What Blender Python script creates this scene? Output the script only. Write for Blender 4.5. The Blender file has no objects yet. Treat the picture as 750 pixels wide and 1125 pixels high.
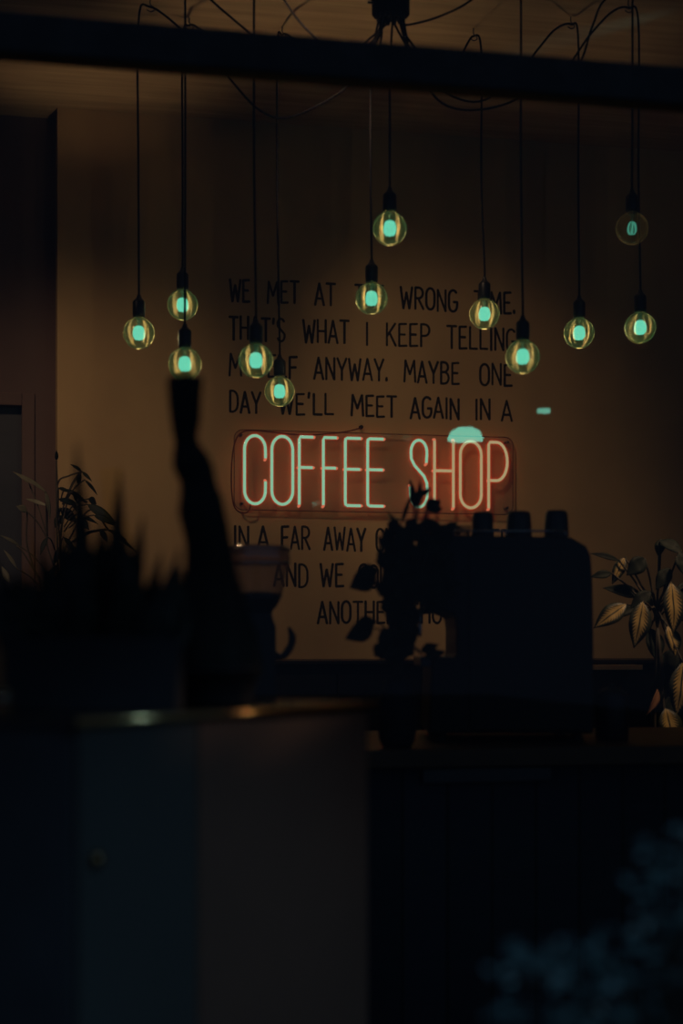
import bpy, math, random
from mathutils import Vector, Matrix

random.seed(7)
scn = bpy.context.scene
COL = scn.collection
PI = math.pi

# ------------------------------------------------------------------ camera
FPX = 1800.0                 # focal length in pixels of the 750x1125 frame
YAW = math.radians(12.68)
CAM = Vector((0.0, 0.0, 1.2))
HORIZON = 706.0
FWD = Vector((math.sin(YAW), math.cos(YAW), 0))
RGT = Vector((math.cos(YAW), -math.sin(YAW), 0))
UP = Vector((0, 0, 1))

cd = bpy.data.cameras.new('camera')
cam = bpy.data.objects.new('camera', cd)
COL.objects.link(cam)
cam.location = CAM
cam.rotation_euler = (PI / 2, 0, -YAW)
cd.sensor_fit = 'VERTICAL'
cd.sensor_height = 36
cd.lens = 36 * FPX / 1125
cd.shift_y = (HORIZON - 562.5) / 1125
cd.dof.use_dof = True
cd.dof.focus_distance = 6.1
cd.dof.aperture_fstop = 1.75
cd.clip_start = 0.05
scn.camera = cam


def ray(px, py):
    return FWD + RGT * ((px - 375) / FPX) + UP * ((HORIZON - py) / FPX)


def P(px, py, Z):                        # point at depth Z in front of the camera
    return CAM + ray(px, py) * Z


def PY(px, py, Y):                       # point on the plane y = Y
    d = ray(px, py)
    return CAM + d * (Y / d.y)


# ------------------------------------------------------------------ room numbers
YW = 6.52          # lettered wall
HC = 3.3           # ceiling height
YWIN = 3.22        # shop window
CT = 0.94         # counter top height

# ------------------------------------------------------------------ materials
MATS = {}


def nodes_of(name):
    m = bpy.data.materials.new(name)
    m.use_nodes = True
    nt = m.node_tree
    nt.nodes.clear()
    out = nt.nodes.new('ShaderNodeOutputMaterial')
    return m, nt, out


def pbr(name, color, rough=0.6, metal=0.0, var=0.15, scale=8.0, bump=0.0, spec=0.5, stretch=(1, 1, 1)):
    if name in MATS:
        return MATS[name]
    m, nt, out = nodes_of(name)
    b = nt.nodes.new('ShaderNodeBsdfPrincipled')
    b.inputs['Roughness'].default_value = rough
    b.inputs['Metallic'].default_value = metal
    b.inputs['Specular IOR Level'].default_value = spec
    tc = nt.nodes.new('ShaderNodeTexCoord')
    mp = nt.nodes.new('ShaderNodeMapping')
    mp.inputs['Scale'].default_value = stretch
    nz = nt.nodes.new('ShaderNodeTexNoise')
    nz.inputs['Scale'].default_value = scale
    nz.inputs['Detail'].default_value = 6
    rp = nt.nodes.new('ShaderNodeValToRGB')
    rp.color_ramp.elements[0].position = 0.3
    rp.color_ramp.elements[1].position = 0.7
    rp.color_ramp.elements[0].color = tuple(c * (1 - var) for c in color) + (1,)
    rp.color_ramp.elements[1].color = tuple(min(1, c * (1 + var)) for c in color) + (1,)
    nt.links.new(tc.outputs['Object'], mp.inputs['Vector'])
    nt.links.new(mp.outputs['Vector'], nz.inputs['Vector'])
    nt.links.new(nz.outputs['Fac'], rp.inputs['Fac'])
    nt.links.new(rp.outputs['Color'], b.inputs['Base Color'])
    if bump > 0:
        bp = nt.nodes.new('ShaderNodeBump')
        bp.inputs['Strength'].default_value = bump
        bp.inputs['Distance'].default_value = 0.01
        nt.links.new(nz.outputs['Fac'], bp.inputs['Height'])
        nt.links.new(bp.outputs['Normal'], b.inputs['Normal'])
    nt.links.new(b.outputs['BSDF'], out.inputs['Surface'])
    MATS[name] = m
    return m


def emit(name, color, strength):
    if name in MATS:
        return MATS[name]
    m, nt, out = nodes_of(name)
    e = nt.nodes.new('ShaderNodeEmission')
    e.inputs['Color'].default_value = tuple(color) + (1,)
    e.inputs['Strength'].default_value = strength
    nt.links.new(e.outputs['Emission'], out.inputs['Surface'])
    MATS[name] = m
    return m


def thin_glass(name, tint, gloss=0.08, haze=0.0, haze_col=(1, 1, 1), rough=0.0, fres=True, glow=None, edge=0.0):
    """thin sheet of glass: clear, mirror-like by angle, with a little haze that catches light"""
    if name in MATS:
        return MATS[name]
    m, nt, out = nodes_of(name)
    t = nt.nodes.new('ShaderNodeBsdfTransparent')
    t.inputs['Color'].default_value = tuple(tint) + (1,)
    g = nt.nodes.new('ShaderNodeBsdfGlossy')
    g.inputs['Roughness'].default_value = rough
    last = t.outputs['BSDF']
    if haze > 0:
        d = nt.nodes.new('ShaderNodeBsdfTranslucent')
        d.inputs['Color'].default_value = tuple(haze_col) + (1,)
        d2 = nt.nodes.new('ShaderNodeBsdfDiffuse')
        d2.inputs['Color'].default_value = tuple(haze_col) + (1,)
        mm = nt.nodes.new('ShaderNodeMixShader')
        nt.links.new(d.outputs['BSDF'], mm.inputs[1])
        nt.links.new(d2.outputs['BSDF'], mm.inputs[2])
        mh = nt.nodes.new('ShaderNodeMixShader')
        mh.inputs[0].default_value = haze
        if edge:
            lw2 = nt.nodes.new('ShaderNodeLayerWeight')
            lw2.inputs['Blend'].default_value = 0.5
            p2 = nt.nodes.new('ShaderNodeMath'); p2.operation = 'POWER'; p2.inputs[1].default_value = 3.5
            r2 = nt.nodes.new('ShaderNodeMapRange'); r2.inputs['To Min'].default_value = haze; r2.inputs['To Max'].default_value = edge
            nt.links.new(lw2.outputs['Facing'], p2.inputs[0]); nt.links.new(p2.outputs[0], r2.inputs['Value']); nt.links.new(r2.outputs[0], mh.inputs[0])
        nt.links.new(last, mh.inputs[1])
        nt.links.new(mm.outputs['Shader'], mh.inputs[2])
        last = mh.outputs['Shader']
    mix = nt.nodes.new('ShaderNodeMixShader')
    if fres:
        lw = nt.nodes.new('ShaderNodeLayerWeight')
        lw.inputs['Blend'].default_value = 0.35
        mr = nt.nodes.new('ShaderNodeMapRange')
        mr.inputs['To Min'].default_value = gloss
        mr.inputs['To Max'].default_value = 0.75
        pw = nt.nodes.new('ShaderNodeMath')
        pw.operation = 'POWER'
        pw.inputs[1].default_value = 2.5
        nt.links.new(lw.outputs['Facing'], pw.inputs[0])
        nt.links.new(pw.outputs['Value'], mr.inputs['Value'])
        nt.links.new(mr.outputs['Result'], mix.inputs[0])
    else:
        mix.inputs[0].default_value = gloss
    nt.links.new(last, mix.inputs[1])
    nt.links.new(g.outputs['BSDF'], mix.inputs[2])
    last = mix.outputs['Shader']
    if glow:
        e = nt.nodes.new('ShaderNodeEmission')
        e.inputs['Color'].default_value = tuple(glow[0]) + (1,)
        e.inputs['Strength'].default_value = glow[1]
        ad = nt.nodes.new('ShaderNodeAddShader')
        nt.links.new(last, ad.inputs[0])
        nt.links.new(e.outputs['Emission'], ad.inputs[1])
        last = ad.outputs['Shader']
    nt.links.new(last, out.inputs['Surface'])
    MATS[name] = m
    return m


def feather_leaf(name, pale, dark):
    """variegated leaf: pale feathered centre, dark margin and midrib (leaf UVs)"""
    m, nt, out = nodes_of(name)
    b = nt.nodes.new('ShaderNodeBsdfPrincipled')
    b.inputs['Roughness'].default_value = 0.45
    uv = nt.nodes.new('ShaderNodeUVMap')
    sp = nt.nodes.new('ShaderNodeSeparateXYZ')
    nt.links.new(uv.outputs['UV'], sp.inputs[0])

    def mth(op, a, c=None):
        n = nt.nodes.new('ShaderNodeMath')
        n.operation = op
        for i, v in enumerate((a, c)):
            if v is None:
                continue
            if isinstance(v, (int, float)):
                n.inputs[i].default_value = v
            else:
                nt.links.new(v, n.inputs[i])
        return n.outputs[0]
    u = mth('ABSOLUTE', mth('MULTIPLY', mth('SUBTRACT', sp.outputs['X'], 0.5), 2.0))
    ph = mth('SUBTRACT', mth('MULTIPLY', sp.outputs['Y'], 13.0), mth('MULTIPLY', u, 3.2))
    tri = mth('PINGPONG', ph, 0.5)
    thr = mth('ADD', mth('MULTIPLY', tri, 0.9), 0.27)
    ends = mth('MULTIPLY', mth('SUBTRACT', 1.0, mth('POWER', sp.outputs['Y'], 6.0)), 1.0)
    pale_f = mth('MULTIPLY', mth('LESS_THAN', u, mth('MULTIPLY', thr, ends)), mth('GREATER_THAN', u, 0.07))
    mx = nt.nodes.new('ShaderNodeMix')
    mx.data_type = 'RGBA'
    mx.inputs[6].default_value = tuple(dark) + (1,)
    mx.inputs[7].default_value = tuple(pale) + (1,)
    nt.links.new(pale_f, mx.inputs[0])
    nt.links.new(mx.outputs[2], b.inputs['Base Color'])
    nt.links.new(b.outputs['BSDF'], out.inputs['Surface'])
    MATS[name] = m
    return m


def boards(name, color, period, axis='X', gap=0.06, rough=0.7):
    m, nt, out = nodes_of(name)
    b = nt.nodes.new('ShaderNodeBsdfPrincipled')
    b.inputs['Roughness'].default_value = rough
    tc = nt.nodes.new('ShaderNodeTexCoord')
    sp = nt.nodes.new('ShaderNodeSeparateXYZ')
    nt.links.new(tc.outputs['Object'], sp.inputs[0])
    dv = nt.nodes.new('ShaderNodeMath'); dv.operation = 'DIVIDE'; dv.inputs[1].default_value = period
    nt.links.new(sp.outputs[axis], dv.inputs[0])
    fr = nt.nodes.new('ShaderNodeMath'); fr.operation = 'FRACT'
    nt.links.new(dv.outputs[0], fr.inputs[0])
    fl = nt.nodes.new('ShaderNodeMath'); fl.operation = 'FLOOR'
    nt.links.new(dv.outputs[0], fl.inputs[0])
    wn = nt.nodes.new('ShaderNodeTexWhiteNoise'); wn.noise_dimensions = '1D'
    nt.links.new(fl.outputs[0], wn.inputs['W'])
    gt = nt.nodes.new('ShaderNodeMath'); gt.operation = 'GREATER_THAN'; gt.inputs[1].default_value = gap
    nt.links.new(fr.outputs[0], gt.inputs[0])
    mr = nt.nodes.new('ShaderNodeMapRange'); mr.inputs['To Min'].default_value = 0.55; mr.inputs['To Max'].default_value = 1.3
    nt.links.new(wn.outputs['Value'], mr.inputs['Value'])
    ml = nt.nodes.new('ShaderNodeMath'); ml.operation = 'MULTIPLY'
    nt.links.new(mr.outputs[0], ml.inputs[0]); nt.links.new(gt.outputs[0], ml.inputs[1])
    mx = nt.nodes.new('ShaderNodeMix'); mx.data_type = 'RGBA'; mx.blend_type = 'MULTIPLY'
    mx.inputs[0].default_value = 1
    mx.inputs[6].default_value = tuple(color) + (1,)
    cb = nt.nodes.new('ShaderNodeCombineColor')
    for i in range(3):
        nt.links.new(ml.outputs[0], cb.inputs[i])
    nt.links.new(cb.outputs[0], mx.inputs[7])
    nt.links.new(mx.outputs[2], b.inputs['Base Color'])
    nt.links.new(b.outputs['BSDF'], out.inputs['Surface'])
    MATS[name] = m
    return m


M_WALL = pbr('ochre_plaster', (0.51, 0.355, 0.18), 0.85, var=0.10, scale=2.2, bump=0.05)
M_RECESS = pbr('shaded_plaster', (0.13, 0.085, 0.075), 0.85, var=0.1, scale=3)  # shade of the recess put into a darker plaster colour
M_CEIL = pbr('plywood_ceiling', (0.46, 0.345, 0.19), 0.75, var=0.17, scale=5, bump=0.08, stretch=(0.5, 6, 1))
M_FLOOR = pbr('grey_concrete', (0.22, 0.22, 0.225), 0.7, var=0.3, scale=4)
M_FRAME = pbr('black_painted_steel', (0.06, 0.06, 0.062), 0.6, var=0.2, scale=20)
M_DARKWOOD = pbr('dark_stained_wood', (0.03, 0.02, 0.014), 0.16, var=0.3, scale=6, stretch=(1, 8, 1))
M_CABINET = pbr('black_cabinet_board', (0.012, 0.012, 0.015), 0.6, var=0.2)
M_TOPWOOD = pbr('brown_wood_worktop', (0.11, 0.06, 0.027), 0.5, var=0.3, scale=5, stretch=(1, 6, 1))
M_BACKTOP = pbr('dark_wood_worktop', (0.035, 0.022, 0.014), 0.5, var=0.3, scale=5, stretch=(1, 6, 1))
M_MATTE = pbr('matte_black_metal', (0.010, 0.010, 0.011), 0.95, var=0.1, spec=0.1)
M_KNOB = pbr('aged_brass', (0.22, 0.13, 0.06), 0.4, metal=1.0, var=0.2, scale=30)
M_PAINT = pbr('black_lettering_paint', (0.012, 0.010, 0.010), 0.9, var=0.2, scale=40)
M_CORD = pbr('black_textile_cord', (0.012, 0.011, 0.012), 0.95, var=0.2, scale=60, spec=0.15)
M_SOCKET = pbr('black_bakelite', (0.012, 0.012, 0.013), 0.35, var=0.1)
M_BRASS = pbr('brass_trim', (0.60, 0.38, 0.16), 0.17, metal=1.0, var=0.1, scale=30)
M_STEEL = pbr('dark_steel', (0.10, 0.10, 0.11), 0.35, metal=1.0, var=0.1)
M_CHROME = pbr('chrome', (0.7, 0.68, 0.64), 0.12, metal=1.0, var=0.05)
M_BLACKP = pbr('black_plastic', (0.010, 0.010, 0.012), 0.45, var=0.1)
M_MACHINE = pbr('matte_black_casing', (0.011, 0.011, 0.014), 0.5, var=0.15)
M_CUP = pbr('black_glazed_ceramic', (0.016, 0.016, 0.019), 0.35, var=0.1)
M_BEANS = pbr('coffee_beans', (0.022, 0.012, 0.008), 0.5, var=0.5, scale=120, bump=0.8)
M_LEAFD = pbr('dark_green_leaf', (0.015, 0.021, 0.013), 0.6, var=0.3, scale=12, spec=0.15)
M_LEAFG = pbr('lit_green_leaf', (0.13, 0.13, 0.085), 0.5, var=0.3, scale=12)  # leaf colour paled to stand in for light falling on it
M_SNAKE = pbr('banded_snake_leaf', (0.015, 0.021, 0.017), 0.55, var=0.5, scale=16, stretch=(1, 1, 5))
M_CACTUS = pbr('cactus_skin', (0.016, 0.02, 0.018), 0.8, var=0.3, scale=18)
M_STEM = pbr('plant_stem', (0.05, 0.04, 0.025), 0.7, var=0.3)
M_DRY = pbr('dried_leaf', (0.22, 0.10, 0.04), 0.7, var=0.3)
M_POT = pbr('dark_clay_pot', (0.018, 0.018, 0.022), 0.75, var=0.2)
M_SOIL = pbr('potting_soil', (0.02, 0.014, 0.01), 0.95, var=0.5, scale=60, bump=0.6)
M_PANREFL = pbr('blue_reflection_panel', (0.042, 0.037, 0.032), 0.8, var=0.12, scale=3)  # bluish reflection on the left panel put into its own colour
M_PANBROWN = pbr('brown_panel', (0.105, 0.047, 0.028), 0.8, var=0.15, scale=3)
M_BODY = pbr('black_box_board', (0.06, 0.06, 0.062), 0.8, var=0.2)
M_SHRUB = pbr('small_shrub_leaf', (0.05, 0.085, 0.085), 0.4, var=0.4, scale=9)
M_BARK = pbr('bark', (0.03, 0.024, 0.02), 0.9, var=0.3)
M_BOARDS = boards('dark_vertical_boards', (0.035, 0.04, 0.06), 0.115)
M_DIEFF = feather_leaf('variegated_leaf', (0.52, 0.35, 0.11), (0.022, 0.028, 0.014))
M_DOOR = pbr('dark_blue_door', (0.03, 0.034, 0.045), 0.5, var=0.15)
M_RED = pbr('dark_red_cable', (0.10, 0.02, 0.015), 0.5, var=0.1)
M_AMBERG = thin_glass('amber_glass', (0.75, 0.5, 0.25), gloss=0.10, haze=0.15, haze_col=(0.6, 0.35, 0.12))
M_HOPPER = thin_glass('clear_hopper_plastic', (0.80, 0.76, 0.72), gloss=0.10, haze=0.20, haze_col=(0.6, 0.5, 0.4), rough=0.08)
M_PANE = thin_glass('window_glass', (0.97, 0.98, 0.98), gloss=0.075)
M_BOARD = thin_glass('clear_acrylic', (0.88, 0.86, 0.84), gloss=0.03, haze=0.16, haze_col=(0.6, 0.42, 0.36))
M_GLOBE = thin_glass('smoky_amber_glass', (0.90, 0.86, 0.74), gloss=0.07, haze=0.19, haze_col=(1.0, 0.74, 0.33), edge=0.9)
M_STEMG = thin_glass('bulb_stem_glass', (0.8, 0.9, 0.85), gloss=0.10, haze=0.25, haze_col=(0.6, 0.9, 0.8))
M_FIL = emit('teal_filament', (0.19, 0.93, 0.72), 1.1)
M_FILDIM = emit('dim_teal_filament', (0.10, 0.55, 0.42), 0.55)
M_NEONG = emit('neon_core_green', (0.26, 0.66, 0.42), 0.85)
M_NEONW = emit('neon_core_warm', (0.45, 0.40, 0.20), 0.85)
M_ELEC = emit('neon_electrode_pink', (0.85, 0.20, 0.10), 0.75)
M_SLEEVE = thin_glass('neon_tube_glass', (0.97, 0.93, 0.92), gloss=0.02, fres=False, glow=((1.0, 0.06, 0.02), 0.05))
M_NEONR = emit('added_red_glow', (1.0, 0.055, 0.02), 2.3)
M_TEALLAMP = emit('teal_street_lamp', (0.17, 0.86, 0.62), 8.5)


# ------------------------------------------------------------------ mesh builder
class MB:
    def __init__(self):
        self.v, self.f, self.uv, self.smooth = [], [], {}, []

    def add(self, verts, faces, uvs=None, smooth=True):
        o = len(self.v)
        self.v += [Vector(p) for p in verts]
        for i, f in enumerate(faces):
            if uvs:
                self.uv[len(self.f)] = [uvs[k] for k in f]
            self.f.append([k + o for k in f])
            self.smooth.append(smooth)

    def box(self, a, b, rot=None, origin=None):
        x0, y0, z0 = a
        x1, y1, z1 = b
        vs = [Vector(p) for p in ((x0, y0, z0), (x1, y0, z0), (x1, y1, z0), (x0, y1, z0),
                                  (x0, y0, z1), (x1, y0, z1), (x1, y1, z1), (x0, y1, z1))]
        if rot is not None:
            vs = [Vector(origin) + rot @ p for p in vs]
        self.add(vs, [(0, 3, 2, 1), (4, 5, 6, 7), (0, 1, 5, 4), (1, 2, 6, 5), (2, 3, 7, 6), (3, 0, 4, 7)], smooth=False)

    def prism(self, poly, d):
        """polygon of points extruded by vector d"""
        n = len(poly)
        d = Vector(d)
        vs = [Vector(p) for p in poly] + [Vector(p) + d for p in poly]
        fs = [tuple(range(n))[::-1], tuple(range(n, 2 * n))]
        fs += [(i, (i + 1) % n, n + (i + 1) % n, n + i) for i in range(n)]
        self.add(vs, fs, smooth=False)

    def tube(self, pts, r, seg=8, closed=False, flat=None, caps=True):
        """sweep; r is a number or list; flat=(axis, factor) squashes the section along an axis"""
        pts = [Vector(p) for p in pts]
        n = len(pts)
        rs = r if isinstance(r, (list, tuple)) else [r] * n
        tang = []
        for i in range(n):
            if closed:
                t = pts[(i + 1) % n] - pts[i - 1]
            else:
                t = pts[min(i + 1, n - 1)] - pts[max(i - 1, 0)]
            if t.length < 1e-9:
                t = Vector((0, 0, 1))
            tang.append(t.normalized())
        ref = Vector((0, 1, 0)) if abs(tang[0].y) < 0.9 else Vector((1, 0, 0))
        nrm = (ref - tang[0] * ref.dot(tang[0])).normalized()
        vs = []
        for i in range(n):
            nrm = nrm - tang[i] * nrm.dot(tang[i])
            if nrm.length < 1e-6:
                nrm = tang[i].orthogonal()
            nrm.normalize()
            bn = tang[i].cross(nrm)
            for k in range(seg):
                a = 2 * PI * k / seg
                off = (nrm * math.cos(a) + bn * math.sin(a)) * rs[i]
                if flat:
                    ax, fac = flat
                    off = off - ax * off.dot(ax) * (1 - fac)
                vs.append(pts[i] + off)
        fs = []
        m = n if closed else n - 1
        for i in range(m):
            j = (i + 1) % n
            for k in range(seg):
                k2 = (k + 1) % seg
                fs.append((i * seg + k, i * seg + k2, j * seg + k2, j * seg + k))
        if not closed and caps:
            fs.append(tuple(range(seg))[::-1])
            fs.append(tuple((n - 1) * seg + k for k in range(seg)))
        self.add(vs, fs)

    def lathe(self, prof, c=(0, 0, 0), seg=32, sx=1.0, sy=1.0, ribs=None, cap0=False, cap1=False):
        c = Vector(c)
        vs, fs = [], []
        for r, z in prof:
            for k in range(seg):
                a = 2 * PI * k / seg
                rr = r
                if ribs:
                    rr = r * (1 + ribs[1] * math.cos(a * ribs[0]))
                vs.append(c + Vector((math.cos(a) * rr * sx, math.sin(a) * rr * sy, z)))
        for i in range(len(prof) - 1):
            for k in range(seg):
                k2 = (k + 1) % seg
                fs.append((i * seg + k, i * seg + k2, (i + 1) * seg + k2, (i + 1) * seg + k))
        if cap0:
            fs.append(tuple(range(seg))[::-1])
        if cap1:
            fs.append(tuple((len(prof) - 1) * seg + k for k in range(seg)))
        self.add(vs, fs)

    def sphere(self, c, r, seg=12, rings=8, s=(1, 1, 1)):
        c = Vector(c)
        vs, fs = [c + Vector((0, 0, -r * s[2]))], []
        for i in range(1, rings):
            ph = -PI / 2 + PI * i / rings
            for k in range(seg):
                a = 2 * PI * k / seg
                vs.append(c + Vector((math.cos(a) * math.cos(ph) * r * s[0], math.sin(a) * math.cos(ph) * r * s[1], math.sin(ph) * r * s[2])))
        vs.append(c + Vector((0, 0, r * s[2])))
        for k in range(seg):
            fs.append((0, 1 + (k + 1) % seg, 1 + k))
        for i in range(rings - 2):
            for k in range(seg):
                a, b = 1 + i * seg + k, 1 + i * seg + (k + 1) % seg
                fs.append((a, b, b + seg, a + seg))
        o = 1 + (rings - 2) * seg
        for k in range(seg):
            fs.append((o + k, o + (k + 1) % seg, len(vs) - 1))
        self.add(vs, fs)

    def leaf(self, base, tip, width, face=None, bend=0.0, fold=0.15, nl=10, shape=0.8, wave=0.0):
        """blade from base to tip; face = direction the upper side looks; bend lifts the middle along face"""
        base, tip = Vector(base), Vector(tip)
        ax = tip - base
        L = ax.length
        ax.normalize()
        face = Vector(face) if face is not None else Vector((0, -1, 0.4))
        face = face - ax * face.dot(ax)
        if face.length < 1e-5:
            face = ax.orthogonal()
        face.normalize()
        side = ax.cross(face)
        th = 0.0012
        vs, uvs, fs = [], [], []
        cols = (-1, -0.5, 0, 0.5, 1)
        for layer in (0, 1):
            for i in range(nl + 1):
                t = i / nl
                w = width * 0.5 * max(0.02, math.sin(PI * min(1, max(0, t)) ** shape)) if 0 < t < 1 else width * 0.02
                c = base + ax * (L * t) + face * (bend * L * 4 * t * (1 - t) + (-th if layer else 0))
                for u in cols:
                    lift = abs(u) * fold * w + wave * w * math.sin(t * 14 + u)
                    vs.append(c + side * (u * w) + face * lift)
                    uvs.append((0.5 + u * 0.5, t))
        nc = len(cols)
        n1 = (nl + 1) * nc
        for i in range(nl):
            for k in range(nc - 1):
                a = i * nc + k
                fs.append((a, a + 1, a + nc + 1, a + nc))
                b = n1 + a
                fs.append((b, b + nc, b + nc + 1, b + 1))
        for i in range(nl):
            a = i * nc
            fs.append((a, a + nc, n1 + a + nc, n1 + a))
            a = i * nc + nc - 1
            fs.append((a + nc, a, n1 + a, n1 + a + nc))
        self.add(vs, fs, uvs)

    def mesh(self, name, mat, origin=(0, 0, 0)):
        o = Vector(origin)
        me = bpy.data.meshes.new(name)
        me.from_pydata([tuple(p - o) for p in self.v], [], self.f)
        for p, s in zip(me.polygons, self.smooth):
            p.use_smooth = s
        if self.uv:
            ul = me.uv_layers.new(name='UVMap')
            for p in me.polygons:
                u = self.uv.get(p.index)
                if u:
                    for li, uv in zip(p.loop_indices, u):
                        ul.data[li].uv = uv
        me.materials.append(mat)
        me.update()
        return me

    def build(self, name, mat, parent=None, origin=None, bevel=0.0):
        if origin is None:
            origin = world_origin(parent) if parent else Vector((0, 0, 0))
        ob = bpy.data.objects.new(name, self.mesh(name, mat, origin))
        COL.objects.link(ob)
        if parent:
            ob.parent = parent
        else:
            ob.location = origin
        if bevel > 0:
            b = ob.modifiers.new('bevel', 'BEVEL')
            b.width = bevel
            b.segments = 3
            b.limit_method = 'ANGLE'
            b.angle_limit = math.radians(40)
        return ob


def world_origin(o):
    v = Vector((0, 0, 0))
    while o:
        v += o.location
        o = o.parent
    return v


def tag(o, label, cat, group=None, kind=None):
    if label:
        o['label'] = label
    if cat:
        o['category'] = cat
    if group:
        o['group'] = group
    if kind:
        o['kind'] = kind
    return o


def thing(name, loc, label, cat, group=None):
    o = bpy.data.objects.new(name, None)
    o.empty_display_size = 0.05
    COL.objects.link(o)
    o.location = loc
    return tag(o, label, cat, group)


def smooth_path(pts, n=10):
    """Catmull-Rom through the points"""
    pts = [Vector(p) for p in pts]
    out = []
    for i in range(len(pts) - 1):
        p0 = pts[i - 1] if i > 0 else pts[i] * 2 - pts[i + 1]
        p1, p2 = pts[i], pts[i + 1]
        p3 = pts[i + 2] if i + 2 < len(pts) else pts[i + 1] * 2 - pts[i]
        for k in range(n):
            t = k / n
            out.append(0.5 * ((2 * p1) + (p2 - p0) * t + (2 * p0 - 5 * p1 + 4 * p2 - p3) * t * t + (3 * p1 - p0 - 3 * p2 + p3) * t ** 3))
    out.append(pts[-1])
    return out


def struct(name, mb, mat, label=None, cat=None, bevel=0.0):
    o = mb.build(name, mat, bevel=bevel)
    o['kind'] = 'structure'
    return tag(o, label, cat)


# ================================================================== THE SETTING
XEDGE = PY(63, 400, YW).x          # left outer corner of the lettered wall
XL, XR = XEDGE - 1.3, 3.6
YREC = YW + 0.14

b = MB(); b.box((XEDGE, YW, 0), (XR, YW + 0.3, HC))
struct('wall_back', b, M_WALL, 'ochre plaster back wall behind the black lettering and neon sign', 'wall')
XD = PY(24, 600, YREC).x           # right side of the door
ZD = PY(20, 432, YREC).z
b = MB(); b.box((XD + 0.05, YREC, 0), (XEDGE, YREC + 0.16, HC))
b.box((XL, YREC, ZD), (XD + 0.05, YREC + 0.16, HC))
struct('wall_recess', b, M_RECESS, 'set-back wall with shade in its colour, left of the lettered wall, around the door', 'wall')
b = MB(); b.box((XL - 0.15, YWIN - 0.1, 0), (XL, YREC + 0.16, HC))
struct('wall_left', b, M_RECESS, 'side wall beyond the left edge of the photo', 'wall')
b = MB(); b.box((XR, YWIN - 0.1, 0), (XR + 0.15, YW + 0.3, HC))
struct('wall_right', b, M_WALL, 'side wall beyond the right edge of the photo', 'wall')
b = MB(); b.box((XL - 0.15, YWIN - 0.04, HC), (XR + 0.15, YREC + 0.16, HC + 0.12))
struct('ceiling', b, M_CEIL, 'plywood ceiling the pendant cords are hooked to', 'ceiling')
b = MB(); b.box((XL - 8, -30, -0.1), (XR + 8, YREC + 0.3, 0))
struct('floor', b, M_FLOOR, 'dark floor running out to the pavement', 'floor')

# door in the recess: dark leaf and a lighter frame
dr = thing('door_1', (XD - 0.45, YREC + 0.02, 0), 'dark blue door in the recess at the left edge', 'door')
dr['kind'] = 'structure'
b = MB(); b.box((XD - 0.9, YREC + 0.05, 0.01), (XD, YREC + 0.09, ZD - 0.05))
leaf_o = b.build('door_leaf', M_DOOR, dr)
b = MB()
b.box((XD, YREC - 0.01, 0), (XD + 0.05, YREC + 0.1, ZD))
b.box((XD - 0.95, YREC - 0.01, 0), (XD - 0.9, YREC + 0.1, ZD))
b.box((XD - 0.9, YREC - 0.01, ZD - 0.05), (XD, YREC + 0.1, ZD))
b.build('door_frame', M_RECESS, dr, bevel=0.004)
b = MB()
b.tube([(XD - 0.06, YREC + 0.05, 1.02), (XD - 0.06, YREC + 0.0, 1.02), (XD - 0.17, YREC + 0.0, 1.02)], 0.009)
b.build('door_handle', M_STEEL, leaf_o)

# shop window: steel frame with a transom bar, two panes
zt0, zt1 = PY(375, 91, YWIN).z, PY(375, 48, YWIN).z
win = thing('window_1', (0.7, YWIN, 0), 'shop window with a black steel transom bar across the top of the view', 'window')
win['kind'] = 'structure'
b = MB(); b.box((XL, YWIN - 0.03, zt0), (XR, YWIN + 0.03, zt1))
b.build('transom_bar', M_FRAME, win, bevel=0.006)
b = MB()
b.box((XL, YWIN - 0.03, HC - 0.07), (XR, YWIN + 0.03, HC))
b.box((XL, YWIN - 0.03, 0), (XR, YWIN + 0.03, 0.34))
b.box((XL, YWIN - 0.03, 0.34), (XL + 0.07, YWIN + 0.03, HC - 0.07))
b.box((XR - 0.07, YWIN - 0.03, 0.34), (XR, YWIN + 0.03, HC - 0.07))
b.build('window_frame', M_FRAME, win, bevel=0.005)
for z0, z1 in ((0.34, zt0), (zt1, HC - 0.07)):
    b = MB(); b.add([(XL + 0.07, YWIN, z0), (XR - 0.07, YWIN, z0), (XR - 0.07, YWIN, z1), (XL + 0.07, YWIN, z1)], [(0, 1, 2, 3)], smooth=False)
    b.build('pane', M_PANE, win)

# ================================================================== LETTERING ON THE WALL
def arc(cx, cy, rx, ry, a0, a1, n=8):
    return [(cx + rx * math.cos(math.radians(a0 + (a1 - a0) * i / n)), cy + ry * math.sin(math.radians(a0 + (a1 - a0) * i / n))) for i in range(n + 1)]


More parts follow.
